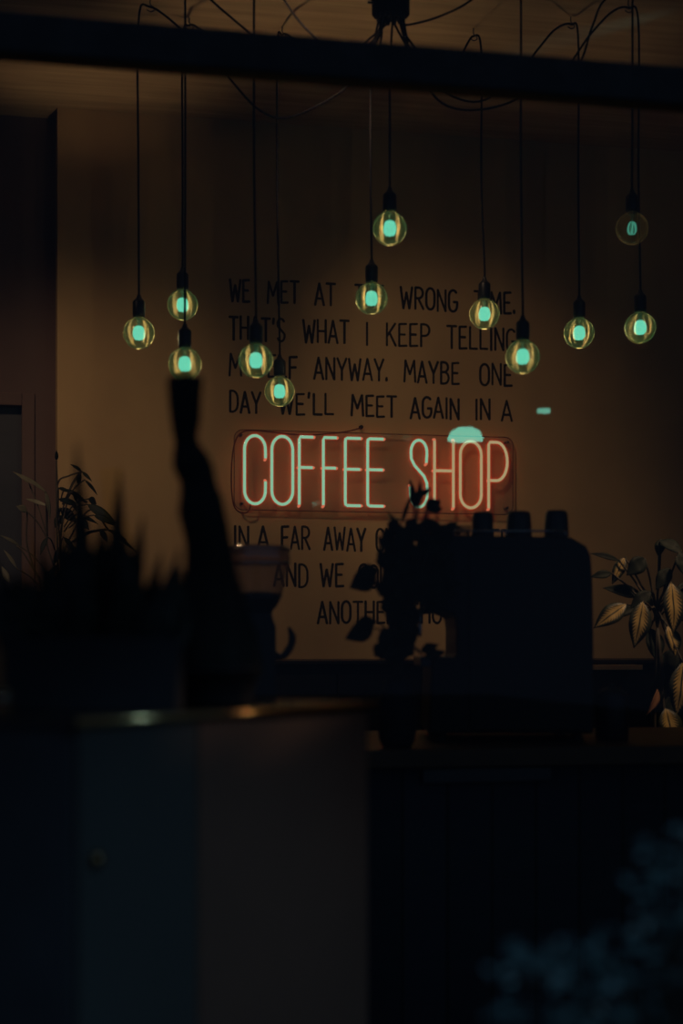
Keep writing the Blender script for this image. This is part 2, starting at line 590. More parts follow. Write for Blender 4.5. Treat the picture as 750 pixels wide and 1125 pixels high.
GL = {   # strokes in a 1 x 1 box
    'A': [[(0, 0), (.48, 1), (1, 0)], [(.17, .30), (.83, .30)]],
    'B': [[(.08, 0), (.08, 1)], [(.08, 1)] + arc(.45, .77, .42, .23, 90, -90) + [(.08, .54)], [(.45, .54)] + arc(.45, .27, .5, .27, 90, -90) + [(.08, 0)]],
    'C': [arc(.55, .70, .5, .30, 35, 180) + arc(.55, .30, .5, .30, 180, 325)],
    'D': [[(.08, 0), (.08, 1)], [(.08, 1)] + arc(.35, .62, .6, .38, 90, 0) + arc(.35, .38, .6, .38, 0, -90) + [(.08, 0)]],
    'E': [[(.95, 1), (.08, .98), (.08, 0), (1, .02)], [(.08, .52), (.8, .52)]],
    'F': [[(1, 1), (.08, .98), (.08, 0)], [(.08, .5), (.85, .52)]],
    'G': [arc(.52, .70, .48, .30, 40, 180) + arc(.52, .30, .48, .30, 180, 360) + [(1, .45), (.6, .45)]],
    'H': [[(.05, 0), (.05, 1)], [(.95, 0), (.95, 1)], [(.05, .5), (.95, .5)]],
    'I': [[(.5, 0), (.5, 1)]],
    'K': [[(.08, 0), (.08, 1)], [(.95, 1), (.1, .42)], [(.35, .58), (1, 0)]],
    'L': [[(.08, 1), (.08, .02), (1, .02)]],
    'M': [[(0, 0), (.1, 1), (.5, .35), (.9, 1), (1, 0)]],
    'N': [[(.05, 0), (.05, 1), (.95, 0), (.95, 1)]],
    'O': [arc(.5, .68, .47, .32, 0, 180) + arc(.5, .32, .47, .32, 180, 360) + [(.97, .68)]],
    'P': [[(.08, 0), (.08, 1)], [(.08, 1)] + arc(.45, .74, .5, .26, 90, -90) + [(.08, .48)]],
    'R': [[(.08, 0), (.08, 1)], [(.08, 1)] + arc(.45, .75, .48, .25, 90, -90) + [(.08, .5)], [(.4, .5), (1, 0)]],
    'S': [arc(.5, .75, .42, .25, 30, 180, 8) + [(.12, .66), (.85, .36)] + arc(.5, .26, .45, .26, 10, -150, 8)],
    'T': [[(0, 1), (1, 1)], [(.5, 1), (.5, 0)]],
    'U': [[(.05, 1)] + arc(.5, .30, .45, .30, 180, 360) + [(.95, 1)]],
    'V': [[(0, 1), (.5, 0), (1, 1)]],
    'W': [[(0, 1), (.24, 0), (.5, .75), (.76, 0), (1, 1)]],
    'Y': [[(0, 1), (.5, .45), (1, 1)], [(.5, .45), (.5, 0)]],
    '.': [[(.0, .05), (.5, .05)], [(.0, .10), (.5, .10)], [(.25, .0), (.25, .14)]],
    "'": [[(.6, 1.02), (.4, .78)]],
}
WD = {'I': .22, '.': .22, "'": .25, 'M': 1.25, 'W': 1.3, 'E': .85, 'F': .85, 'L': .85}

LINES = [   # (top y at x=262, height px, [(word, x0, x1)])
    (307, 24, [('WE', 252.5, 274), ('MET', 294, 328), ('AT', 346, 368), ('THE', 390, 421), ('WRONG', 440, 502), ('TIME.', 521, 566)]),
    (348, 25, [("THAT'S", 252, 313), ('WHAT', 333, 383), ('I', 400, 406), ('KEEP', 424, 472), ('TELLING', 491, 566)]),
    (389, 24, [('MYSELF', 252, 326), ('ANYWAY.', 345, 426), ('MAYBE', 444, 504), ('ONE', 527, 562)]),
    (430, 23, [('DAY', 252, 286), ("WE'LL", 307, 366), ('MEET', 386, 435), ('AGAIN', 451, 504), ('IN', 522, 538), ('A', 551, 562)]),
    (578, 25, [('IN', 257, 273), ('A', 283, 295), ('FAR', 309, 340), ('AWAY', 356, 401), ('CITY', 413, 446), ('SOMEWHERE', 464, 570)]),
    (619, 25, [('AND', 301, 338), ('WE', 352, 377), ('COULD', 394, 449), ('GIVE', 466, 508), ('IT', 524, 540)]),
    (660, 24, [('ANOTHER', 349, 435), ('SHOT', 450, 497)]),
]
NAMES = ['WE MET AT THE WRONG TIME.', "THAT'S WHAT I KEEP TELLING", 'MYSELF ANYWAY. MAYBE ONE', "DAY WE'LL MEET AGAIN IN A",
         'IN A FAR AWAY CITY SOMEWHERE', 'AND WE COULD GIVE IT', 'ANOTHER SHOT']
def stroke(mb, pts, r):
    """brush stroke: the path is cut at sharp corners so that every run keeps its full width"""
    pts = [Vector(p) for p in pts]
    runs, cur = [], [pts[0]]
    for i in range(1, len(pts)):
        cur.append(pts[i])
        if i + 1 < len(pts):
            a, c = pts[i] - pts[i - 1], pts[i + 1] - pts[i]
            if a.length > 1e-6 and c.length > 1e-6 and a.angle(c) > .6:
                runs.append(cur)
                cur = [pts[i]]
    runs.append(cur)
    for q in runs:
        if len(q) < 2:
            continue
        d0, d1 = (q[0] - q[1]).normalized(), (q[-1] - q[-2]).normalized()
        q = [q[0] + d0 * r * .7] + q + [q[-1] + d1 * r * .7]
        mb.tube(q, [r * .6] + [r] * (len(q) - 2) + [r * .6], seg=8, flat=(Vector((0, 1, 0)), 0.1))


lettering = thing('wall_lettering', (PY(400, 500, YW).x, YW - 0.001, 1.2),
                  'black hand-painted capital lettering on the ochre wall around the neon sign', 'lettering')
YAX = Vector((0, 1, 0))
rnd = random.Random(3)
for (yt, hh, words), nm in zip(LINES, NAMES):
    z1 = PY(262, yt, YW).z
    z0 = PY(262, yt + hh, YW).z
    for w, x0, x1 in words:
        b = MB()
        X0, X1 = PY(x0, yt, YW).x, PY(x1, yt, YW).x
        gap = 0.30
        tot = sum(WD.get(c, 1.0) for c in w) + gap * (len(w) - 1)
        unit = (X1 - X0) / tot
        x = X0
        for c in w:
            cw = WD.get(c, 1.0) * unit
            dz = rnd.uniform(-.003, .003)
            for st in GL[c]:
                pts = [(x + p[0] * cw, YW - 0.0006, z0 + dz + p[1] * (z1 - z0)) for p in st]
                stroke(b, pts, 0.0050 * rnd.uniform(.9, 1.1))
            x += cw + gap * unit
        o = b.build('painted_word', M_PAINT, lettering)
        o['label'] = 'painted word reading ' + w

# ================================================================== NEON SIGN
YN = YW - 0.055          # plane of the tubes
YB = YW - 0.03           # acrylic board
sx0, sx1 = PY(257, 500, YB).x, PY(563, 500, YB).x
sz1, sz0 = PY(257, 472, YB).z, PY(257, 560, YB).z
sign = thing('neon_sign', ((sx0 + sx1) / 2, YW, sz0), 'glowing red and pale green neon sign reading COFFEE SHOP on a clear board', 'neon sign')
r = 0.035
outl = []
for cx, cz, a0 in ((sx1 - r, sz1 - r, 0), (sx0 + r, sz1 - r, 90), (sx0 + r, sz0 + r, 180), (sx1 - r, sz0 + r, 270)):
    outl += [Vector((cx + r * math.cos(math.radians(a0 + 15 * i)), YB - 0.003, cz + r * math.sin(math.radians(a0 + 15 * i)))) for i in range(7)]
b = MB()
n = len(outl)
b.add(outl, [tuple(range(n))], smooth=False)
bd = b.build('board', M_BOARD, sign)
b = MB(); b.tube(outl, 0.0022, seg=6, closed=True)
b.build('board_edge', pbr('acrylic_edge', (0.10, 0.045, 0.03), 0.3, var=0.1), sign)
for px, py in ((265, 478), (266, 553), (557, 486), (557, 558)):
    b = MB()
    p = PY(px, py, YB - 0.006)
    b.tube([p + Vector((0, -0.004, 0)), p + Vector((0, 0.036, 0))], 0.0055, seg=10)
    b.build('standoff_screw', M_STEEL, sign)


def neon_paths(c):
    if c == 'C':
        return [[(1, .67), (1, .76)] + arc(.5, .80, .5, .20, 10, 170, 12) + [(0, .78), (0, .22)] + arc(.5, .20, .5, .20, 190, 350, 12) + [(1, .25), (1, .33)]]
    if c == 'O':
        return [arc(.5, .80, .5, .20, 0, 180, 14) + arc(.5, .20, .5, .20, 180, 360, 14) + [(1, .8)]]
    if c == 'F':
        return [[(.04, 0), (.04, .96), (.10, 1), (1, 1)], [(.08, .55), (.95, .55)]]
    if c == 'E':
        return [[(1, 1), (.16, 1), (.06, .985), (.04, .94), (.04, .06), (.06, .015), (.16, 0), (1, 0)], [(.08, .54), (.95, .54)]]
    if c == 'S':
        return [[(.93, .66), (.96, .78)] + arc(.5, .82, .46, .18, 5, 180, 12) + [(.06, .72), (.25, .62), (.8, .46), (.96, .36), (.98, .24)] + arc(.5, .18, .48, .18, 0, -175, 12) + [(0, .30)]]
    if c == 'H':
        return [[(.03, 0), (.03, 1)], [(.97, 0), (.97, 1)], [(.06, .55), (.94, .55)]]
    if c == 'P':
        return [[(.05, 0), (.05, .96), (.12, 1), (.45, 1)] + arc(.45, .71, .53, .29, 80, -80, 12) + [(.45, .42), (.12, .42)]]


NEON = [('C', 268.5, 291.5), ('O', 298.5, 321.5), ('F', 328, 344), ('F', 354.5, 369.5), ('E', 378.5, 396), ('E', 403, 421),
        ('S', 450.5, 469.5), ('H', 476.5, 498.5), ('O', 505.5, 528.5), ('P', 535.5, 557.5)]
nz1, nz0 = PY(280, 478.5, YN).z, PY(280, 553.5, YN).z
for i, (c, x0, x1) in enumerate(NEON):
    X0, X1 = PY(x0, 500, YN).x, PY(x1, 500, YN).x
    core, slv, bk, ELS = MB(), MB(), MB(), []
    for path in neon_paths(c):
        pts = [Vector((X0 + (X1 - X0) * p[0], YN, nz0 + (nz1 - nz0) * p[1])) for p in path]
        cl = c == 'O'
        if cl:
            pts = pts[:-1]
            path = path[:-1]
        core.tube(pts, 0.0060, seg=8, closed=cl)
        bk.tube([p + Vector((0, .0085, 0)) for p in pts], 0.0027, seg=6, closed=cl)  # red glowing backing added behind the letters to tint the board
        slv.tube(pts, 0.0125, seg=10, closed=cl, caps=False)
        if not cl:
            for e, q in ((pts[0], pts[1]), (pts[-1], pts[-2])):
                d = (e - q).normalized()
                el = MB()
                el.tube([e, e + d * 0.004, e + Vector((0, 0.018, 0)) + d * 0.006], 0.0055, seg=8)
                ELS.append(el)
    warm = i >= 7
    ob = core.build('neon_letter', M_NEONW if warm else M_NEONG, sign)
    slv.build('glass_tube', M_SLEEVE, ob)
    bk.build('added_glow_tube', M_NEONR, ob)
    for el in ELS:
        el.build('electrode', M_ELEC, ob)
b = MB()
cab = [(397, 470), (375, 475), (335, 478), (300, 475), (275, 473), (262, 478), (256, 495), (254, 525), (256, 552), (262, 562), (271, 563), (275, 556), (274, 548)]
b.tube(smooth_path([PY(x, y, YB - 0.012) for x, y in cab], 6), 0.0032, seg=6)
b.build('cable', M_RED, sign)
b = MB(); p = PY(397, 469, YW - 0.02)
b.tube([p, p + Vector((0, 0.021, 0))], 0.008, seg=10)
b.build('wall_plug', M_BLACKP, sign)

# ================================================================== PENDANT BULBS
RB = 0.0515
SOCK = MB()
SOCK.lathe([(0.006, .125), (0.0075, .118), (0.011, .112), (0.019, .104), (0.0205, .100), (0.0205, .062), (0.0195, .052), (0.016, .052)], seg=24, cap0=False, cap1=True)
SOCK_ME = SOCK.mesh('socket', M_SOCKET)
GLB = MB()
prof = [(0.0125, .058), (0.0130, .052)]
for i in range(0, 25):
    a = math.radians(72 - i * (162 / 24))
    prof.append((max(0.0004, RB * math.cos(a)), RB * math.sin(a)))
GLB.lathe(prof, seg=40)
GLOBE_ME = GLB.mesh('bulb', M_GLOBE)
GLOBEC_ME = GLB.mesh('bulb', thin_glass('clear_amber_glass', (0.88, 0.84, 0.74), gloss=0.07, haze=0.03, haze_col=(1.0, 0.74, 0.33), edge=0.35))
CAPM = MB()
CAPM.lathe([(0.0128, .060), (0.0138, .057), (0.0138, .053), (0.0128, .051), (0.0128, .047)], seg=20)
CAP_ME = CAPM.mesh('bulb_cap', M_BRASS)
STM = MB()
STM.lathe([(0.010, .050), (0.007, .040), (0.0045, .028), (0.004, .018), (0.0025, -.004), (0.0004, -.006)], seg=12)
STEM_ME = STM.mesh('glass_stem', M_STEMG)


def filament_mesh(mat, thick, R):
    f = MB()
    for k in range(6):
        a = 2 * PI * k / 6 + 0.3
        c, s = math.cos(a), math.sin(a)
        f.tube([(c * R * .35, s * R * .35, .021), (c * R * .75, s * R * .75, .015), (c * R, s * R, .003), (c * R, s * R, -.010), (c * R * .65, s * R * .65, -.018), (c * .003, s * .003, -.018)],
               [thick * .6, thick, thick, thick, thick * .8, thick * .5], seg=8)
    return f.mesh('filament', mat)


FIL_ME = filament_mesh(M_FIL, 0.0064, 0.0150)
FILD_ME = filament_mesh(M_FILDIM, 0.0024, 0.0135)

# the canopy at the ceiling that all cords come out of
CZ = 5.0
ctop = P(429, -50, CZ); cbot = P(429, 17, CZ)
canopy = thing('ceiling_canopy', (ctop.x, ctop.y, HC), 'black cylindrical ceiling canopy all the bulb cords come out of', 'ceiling canopy')
b = MB()
b.lathe([(0.058, HC), (0.058, cbot.z + 0.004), (0.055, cbot.z), (0.0005, cbot.z)], (ctop.x, ctop.y, 0), seg=40)
b.build('canopy_body', M_MATTE, canopy)
GLAND = []
for k in range(12):
    a = 2 * PI * k / 12
    g = Vector((ctop.x + 0.038 * math.cos(a), ctop.y + 0.038 * math.sin(a), cbot.z))
    GLAND.append(g)
    b = MB(); b.lathe([(0.0075, 0.001), (0.0075, -0.012), (0.005, -0.016), (0.004, -0.016)], g, seg=12)
    b.build('cord_gland', M_BLACKP, canopy)
b = MB(); b.tube([Vector((ctop.x - 0.055, ctop.y - 0.01, cbot.z + 0.03)), Vector((ctop.x - 0.075, ctop.y - 0.015, cbot.z + 0.028))], 0.004, seg=8)
b.build('side_screw', M_STEEL, canopy)


def gland(ax):
    """free gland nearest to the horizontal direction (px to the right, depth) the cord leaves in"""
    d = RGT * ax[0] + FWD * ax[1]
    c = Vector((ctop.x, ctop.y, cbot.z))
    g = max(GLAND, key=lambda q: (q - c).dot(d))
    GLAND.remove(g)
    return g + Vector((0, 0, -0.01))


def ceil_depth(py):
    return (HC - 0.03 - CAM.z) * FPX / (HORIZON - py)


PEND = [
    # label, cord x, bulb x, bulb y, hook (x, y) or None, swag points (px, py), gland direction, dim
    ('leftmost of the hanging globe bulbs, alone left of the cactus tip', 152, 152.5, 366, (165, 9), [(198, 31), (226, 58), (250, 84), (285, 121), (320, 128), (378, 98), (405, 62)], (-1, .2), 0),
    ('lit globe bulb directly above another globe bulb, left of the lettering', 200.5, 200.5, 335, (208, 29), [(222, 33), (262, 58), (310, 74), (370, 70), (408, 46)], (-.9, .6), 0),
    ('globe bulb half hidden behind the tip of the cactus', 203.5, 203, 400, (203, None), [(232, 0), (255, 20), (280, 40), (330, 72), (380, 74), (412, 45)], (-.9, -.5), 0),
    ('globe bulb hanging over the word MYSELF, beside a lower bulb at its right', 279, 281, 396, (279, None), [(312, 0), (330, 25), (352, 46), (380, 62), (410, 50)], (-.7, -.7), 0),
    ('lowest of the hanging globe bulbs, just above the sign\'s letters COF', 304.5, 307, 430, (310, 39), [(322, 42), (345, 58), (375, 66), (404, 44)], (-.5, .8), 0),
    ('upper central globe bulb hanging straight below the ceiling canopy', 428.5, 428, 251, None, [], (0, -1), 0),
    ('globe bulb in front of the word THE in the top line of lettering', 407, 408, 328, None, [(419, 40), (409, 75), (407, 105)], (-.6, -.3), 0),
    ('globe bulb hanging in front of the word TIME in the top line', 528.5, 532, 345, (520, 41), [(509, 56), (496, 84), (470, 82), (447, 48)], (.6, .8), 0),
    ('globe bulb at the right end of the words TELLING and ONE', 572, 574, 392, (569, None), [(520, -2), (485, 17), (455, 26), (441, 27)], (1, 0), 0),
    ('globe bulb second from the right edge, right of the lettering', 635, 636, 366, (627, 28), [(610, 32), (590, 55), (560, 92), (520, 112), (470, 90), (446, 50)], (.8, .6), 0),
    ('brightly lit rightmost globe bulb, hanging below a dimmer bulb', 701, 703, 360, (690, 10), [(672, 13), (648, 38), (615, 80), (550, 116), (490, 116), (455, 70)], (.9, -.4), 0),
    ('dim globe bulb in the dark upper right, highest bulb at the right edge', 694.5, 694, 251, (694, None), [(664, 0), (650, 30), (632, 75), (580, 104), (500, 90), (450, 45)], (.5, -.8), 1),
]
PZ = [5.34, 5.48, 5.08, 4.92, 5.58, 4.97, 5.25, 5.58, 4.95, 5.48, 5.36, 5.22]
for (label, cx, bx, by, hook, swag, gd, dim), Z in zip(PEND, PZ):
    c = P(bx, by, Z)
    root = thing('pendant_bulb', c, 'glass ' + label if not label.startswith(('lit', 'dim', 'bright', 'upper', 'lowest', 'leftmost')) else label, 'pendant bulb', 'pendant globe bulbs')
    top = c + Vector((0, 0, 0.122))
    g = gland(gd)
    b = MB()
    hk = None
    if hook is None:
        if swag:
            pts = [g] + [P(x, y, CZ + (Z - CZ) * min(1, (i + 1) / 3)) for i, (x, y) in enumerate(swag)]
            pts += [P(cx, by - 120, Z), top + Vector((0, 0, .03)), top]
        else:
            pts = [g, g * .5 + (top + Vector((0, 0, 1))) * .0 + Vector((top.x, top.y, g.z - .1)) * .5, Vector((top.x, top.y, g.z - .2)), Vector((top.x, top.y, (g.z + top.z) / 2)), top]
    else:
        if hook[1] is None:
            hk = P(hook[0], 0, Z); hk.z = HC - 0.03
            pyh = HORIZON - (hk.z - CAM.z) * FPX / Z
        else:
            hk = P(hook[0], hook[1], ceil_depth(hook[1]))
            pyh = hook[1]
        Zh = (hk - CAM).dot(FWD)
        n = len(swag)
        sw = [P(x, y, Zh + (CZ - Zh) * (i + 1) / (n + 1)) for i, (x, y) in enumerate(swag)]
        drop = P(cx, pyh + 16, Z)
        pts = [g] + sw[::-1] + [hk + Vector((0, 0, .004)), drop, P(cx, (pyh + by) / 2, Z), top + Vector((0, 0, .05)), top]
    b.tube(smooth_path(pts, 10), 0.0036, seg=7)
    b.build('cord', M_CORD, root)
    if hk is not None:
        b = MB()
        q = [Vector((0, 0, .03)), Vector((0, 0, .012)), Vector((.010, 0, .004)), Vector((.012, 0, -.006)), Vector((0, 0, -.011)), Vector((-.012, 0, -.005))]
        b.tube(smooth_path([hk + p for p in q], 5), 0.0022, seg=6)
        b.build('ceiling_hook', M_STEEL, root)
    def sub(name, me, par):
        o = bpy.data.objects.new(name, me); COL.objects.link(o); o.parent = par
        return o
    sub('socket', SOCK_ME, root)
    bo = sub('bulb', GLOBEC_ME if dim else GLOBE_ME, root)
    sub('bulb_cap', CAP_ME, bo)
    sub('glass_stem', STEM_ME, bo)
    sub('filament', FILD_ME if dim else FIL_ME, bo)
    ld = bpy.data.lights.new('bulb_light', 'POINT')
    ld.energy = 0.03 if dim else 0.5
    ld.color = (1.0, 0.86, 0.52)
    ld.shadow_soft_size = 0.0
    lo = bpy.data.objects.new('bulb_light', ld)
    COL.objects.link(lo)
    lo.location = c + Vector((0, 0, -0.008))

# ================================================================== BACK COUNTER
BT = 1.2 - 20 * 5.95 / FPX
YBF = 5.90
b = MB(); b.box((XEDGE + 0.02, YBF, BT - 0.014), (XR - 0.01, YW - 0.002, BT))
o = b.build('back_worktop', M_BACKTOP, bevel=0.004, origin=Vector((0.5, YBF, BT - .014)))
tag(o, 'dark wooden back worktop running along the lettered wall', 'worktop')
nc = 5
wC = (XR - 0.03 - XEDGE - 0.03) / nc
for k in range(nc):
    x0 = XEDGE + 0.03 + wC * k
    cb = thing('back_cabinet', (x0 + wC / 2, YBF + .05, 0), 'black cabinet under the back worktop along the lettered wall', 'cabinet', 'black cabinets under the back worktop')
    b = MB(); b.box((x0, YBF + .05, 0.0), (x0 + wC - .002, YW - 0.01, BT - .0145)); b.build('carcass', M_CABINET, cb)
    for s in (0, 1):
        b = MB(); b.box((x0 + .004 + s * wC / 2, YBF + .028, .1), (x0 + wC / 2 - .004 + s * wC / 2, YBF + .05, BT - .05))
        d = b.build('door', M_CABINET, cb, bevel=.003)
        hx = x0 + wC / 2 + (-.05 if s == 0 else .05)
        b = MB(); b.tube([(hx, YBF + .028, .85), (hx, YBF + .01, .85), (hx, YBF + .01, .97), (hx, YBF + .028, .97)], .004)
        b.build('handle', M_STEEL, d)

# pale ledge added for the highlight along the worktop edge, at the right
xa, xb = PY(636, 730, YBF - .1).x, PY(706, 730, YBF - .1).x
za, zb_ = PY(670, 736, YBF - .1).z, PY(670, 730.5, YBF - .1).z
sh = thing('highlight_ledge', ((xa + xb) / 2, YBF + .02, za), 'short pale ledge added for the highlight along the back worktop edge, right of the espresso machine', 'highlight_ledge')
b = MB(); b.box((xa, YBF - .10, za), (xb, YBF + .027, zb_)); b.build('highlight_board', pbr('highlight_wood', (.62, .38, .17), .5, var=.2, scale=6, stretch=(1, 6, 1)), sh, bevel=.002)
for x in (xa + .05, xb - .05):
    b = MB(); b.prism([(x - .006, YBF + .027, za), (x - .006, YBF - .08, za), (x - .006, YBF + .027, za - .09)], (.012, 0, 0)); b.build('bracket', M_STEEL, sh)

# ================================================================== FRONT COUNTER
YF0, YF1 = 3.84, 4.70
XC0, XC1 = PY(120, 800, YF0).x, XR - 0.02
b = MB(); b.box((XC0, YF0, CT - 0.045), (XC1, YF1, CT))
tag(b.build('wooden_worktop', M_TOPWOOD, bevel=.004, origin=Vector((.6, YF0, CT - .045))), 'brown wooden counter top under the espresso machine', 'worktop')
cbs = thing('bar_counter', ((XC0 + XC1) / 2, YF0 + .05, 0), 'dark counter front of vertical boards below the espresso machine', 'counter')
b = MB(); b.box((XC0 + .03, YF0 + .05, 0.0), (XC1, YF1 - .03, CT - .047))
b.build('board_front', M_BOARDS, cbs)
b = MB(); b.box((XC0 + .03, YF0 + .035, 0.0), (XC1, YF0 + .0495, .09))
b.build('plinth', M_CABINET, cbs, bevel=.002)
b = MB(); b.box((PY(468, 840, YF0).x, YF0 + .03, CT - .085), (PY(610, 840, YF0).x, YF0 + .0495, CT - .05))
b.build('highlight_strip', M_STEEL, cbs, bevel=.002)  # steel strip added for a slight highlight on the counter front

# ------------------------------------------------ espresso machine (seen from its side)
YM = 4.07
ZM = (PY(560, 700, YM) - CAM).dot(FWD)
def mp(px, py, d=0.0):
    return P(px, py, ZM) + FWD * d
m0 = mp(570, 822)
mach = thing('espresso_machine', (m0.x + FWD.x * .2, m0.y + FWD.y * .2, CT), 'big black espresso machine seen from the side in front of the neon sign', 'espresso machine')
DM = FWD * 0.44
prof_px = [(470, 812), (652, 812), (652, 700), (651, 640), (649, 610), (644, 600), (634, 594), (626, 590), (505, 588), (478, 590), (470, 600), (468, 640), (478, 668), (499, 676), (501, 690), (501, 722), (474, 724)]
poly = []
for x, y in prof_px:
    p = mp(x, y); poly.append(p)
zlow = CT + 0.022
for p in poly:
    p.z = max(p.z, zlow)
b = MB(); b.prism(poly, DM)
body = b.build('casing', M_MACHINE, mach, bevel=0.008)
ins = [mp(x, y, -.004) for x, y in ((515, 802), (640, 802), (640, 640), (636, 612), (622, 603), (515, 603))]
b = MB(); b.prism(ins, FWD * .006); b.build('side_panel', M_BLACKP, body, bevel=.002)
zt = mp(560, 588).z
def mq(px, d, z):                       # point on the machine: px along its side, d back, height z
    p = mp(px, 700, d)
    return Vector((p.x, p.y, z))
# cup rail on top
b = MB()
for d in (.015, .42):
    b.tube([mq(490, d, zt + .012), mq(622, d, zt + .012)], .003, seg=8)
    for x in (490, 556, 622):
        b.tube([mq(x, d, zt - .004), mq(x, d, zt + .012)], .0025, seg=6)
b.tube([mq(490, .015, zt + .012), mq(490, .42, zt + .012)], .003, seg=8)
b.build('cup_rail', M_CHROME, mach)
# drip tray, feet
zd0, zd1 = mp(480, 733).z, mp(480, 722).z
b = MB(); b.prism([mq(462, .02, zd0), mq(500, .02, zd0), mq(500, .02, zd1), mq(462, .02, zd1)], FWD * .40); b.build('drip_tray', M_STEEL, mach, bevel=.003)
for x in (486, 636):
    for d in (.05, .38):
        b = MB(); q = mq(x, d, 0)
        b.lathe([(.017, CT + .001), (.019, CT + .004), (.015, CT + .012), (.012, CT + .027)], q, seg=16, cap0=True)
        b.build('foot', M_BLACKP, mach)
# group heads with portafilters, steam wand, knob
for d in (.13, .32):
    q = mq(486, d, mp(480, 664).z)
    b = MB(); b.lathe([(.001, .018), (.030, .018), (.032, 0), (.032, -.012), (.028, -.018), (.001, -.018)], q, seg=24)
    gh = b.build('group_head', M_STEEL, mach)
    b = MB(); b.tube([q - RGT * .02 + UP * -.013, q - RGT * .06 + UP * -.015, q - RGT * .075 + UP * -.016, q - RGT * .13 + UP * -.022], [.006, .007, .011, .013], seg=10)
    b.build('portafilter_handle', M_BLACKP, gh)
q = mq(470, .03, mp(470, 655).z)
b = MB(); b.tube(smooth_path([q + RGT * .005, q - RGT * .014 + UP * -.01, q - RGT * .018 + UP * -.05, q - RGT * .02 + UP * -.105], 6), .0045, seg=8)
b.build('steam_wand', M_CHROME, mach)
q = mq(468, .06, mp(468, 615).z)
b = MB(); b.tube([q + RGT * .004, q - RGT * .016, q - RGT * .03], [.012, .016, .016], seg=14)
b.build('steam_knob', M_BLACKP, mach)

# cups standing on top
CUPS = [(530, 563, 24, 'narrow black cup upside down on the espresso machine, leftmost of three'),
        (570, 562, 28, 'black cup upside down in the middle of three on the espresso machine'),
        (611, 561, 27, 'black cup upside down on the right end of the espresso machine top')]
for px, py, w, lb in CUPS:
    c = mq(375 + (px - 375) * (ZM + .08) / ZM, .08, zt)
    Zc = (c - CAM).dot(FWD)
    r = w * .5 * Zc / FPX
    h = P(px, py, Zc).z - zt
    cup = thing('coffee_cup', c, lb, 'cup', 'cups on the espresso machine')
    b = MB()
    b.lathe([(r, 0.0005), (r * 1.0, h * .12), (r * .97, h * .55), (r * .90, h * .88), (r * .82, h * .955), (r * .76, h), (r * .70, h), (r * .68, h * .95), (.001, h * .95)], c, seg=28)
    b.lathe([(r, 0.0005), (r * .93, 0.0005), (r * .88, h * .5), (r * .8, h * .85), (.001, h * .87)], c, seg=28)
    b.build('cup_body', M_CUP, cup)
    b = MB()
    d = -RGT * .2 + FWD * .95
    z = Vector((0, 0, 1))
    b.tube(smooth_path([c + d * (r * .92) + z * h * .2, c + d * (r * 1.5) + z * h * .3, c + d * (r * 1.5) + z * h * .6, c + d * (r * .88) + z * h * .75], 6), .004, seg=8)
    b.build('cup_handle', M_CUP, cup)
for k, (px, lb) in enumerate(((485, 'small glass behind the plant leaves on the espresso machine, leftmost glass'), (497, 'small glass on the espresso machine, middle one of the row of three'), (508, 'small glass beside the leftmost black cup on the espresso machine'))):
    c = mq(375 + (px - 375) * (ZM + .15) / ZM, .15, zt + .0005)
    b = MB()
    b.lathe([(.001, .004), (.017, .004), (.0185, .001), (.020, .003), (.0235, .036), (.022, .036), (.0185, .005), (.001, .005)], c, seg=24)
    tag(b.build('shot_glass', thin_glass('clear_glass', (.9, .88, .84), gloss=.14, haze=.04, haze_col=(.8, .6, .4)), origin=c), lb, 'glass', 'glasses on the espresso machine')

# ------------------------------------------------ plant in a vase left of the machine
YP = 3.92
v0 = PY(436, 800, YP); v0.z = CT
pl = thing('vase_plant', v0, 'dark bushy leafy plant in a dark vase left of the espresso machine', 'plant')
b = MB()
b.lathe([(.001, .002), (.036, .002), (.044, .02), (.050, .07), (.046, .12), (.032, .155), (.034, .168), (.030, .168), (.028, .155), (.040, .12), (.001, .1)], v0, seg=30)
b.build('vase', M_POT, pl)
rl = random.Random(11)
b = MB(); st = MB()
vtop = v0 + Vector((0, 0, .16))
def px2(x, y, dz=0.0):
    q = PY(x, y, YP + dz); return q
EXPL = [ # leaf base -> tip, width px
    (412, 632, 384, 646, 26), (415, 625, 388, 636, 20), (410, 690, 379, 702, 22), (412, 682, 386, 690, 16),
    (455, 562, 450, 526, 9), (458, 560, 461, 527, 8), (468, 560, 484, 550, 16), (470, 562, 486, 558, 12), (462, 545, 474, 536, 7),
    (436, 578, 425, 562, 5), (440, 577, 452, 540, 5), (420, 622, 416, 600, 10), (425, 600, 420, 582, 9), (462, 716, 482, 708, 12), (466, 722, 490, 716, 12)]
for x0, y0, x1, y1, w in EXPL:
    p0, p1 = px2(x0, y0, rl.uniform(-.02, .02)), px2(x1, y1, rl.uniform(-.03, .03))
    b.leaf(p0, p1, w * 4.0 / FPX, face=(rl.uniform(-.3, .3), -1, .3), bend=.06)
    st.tube(smooth_path([vtop, (vtop + p0) * .5 + Vector((0, 0, .05)), p0], 5), .0022, seg=6)
for k in range(230):
    while True:
        x, y = rl.uniform(418, 488), rl.uniform(582, 714)
        if x > 452 and y > 662: continue
        if x < 428 and y < 612: continue
        break
    a = rl.uniform(-2.6, .6) if y < 680 else rl.uniform(0.3, 2.6)
    L = rl.uniform(13, 22)
    dz = rl.uniform(-.05, .04)
    p0, p1 = px2(x, y, dz), px2(x + math.cos(a) * L, y + math.sin(a) * L, dz + rl.uniform(-.02, .02))
    b.leaf(p0, p1, rl.uniform(11, 17) * 4.0 / FPX, face=(rl.uniform(-.6, .6), -1, rl.uniform(-.2, .7)), bend=.06, nl=7)
    if k % 4 == 0:
        st.tube(smooth_path([vtop, (vtop + p0) * .5 + Vector((0, 0, .03)), p0], 5), .002, seg=5)
b.build('foliage', M_LEAFD, pl)
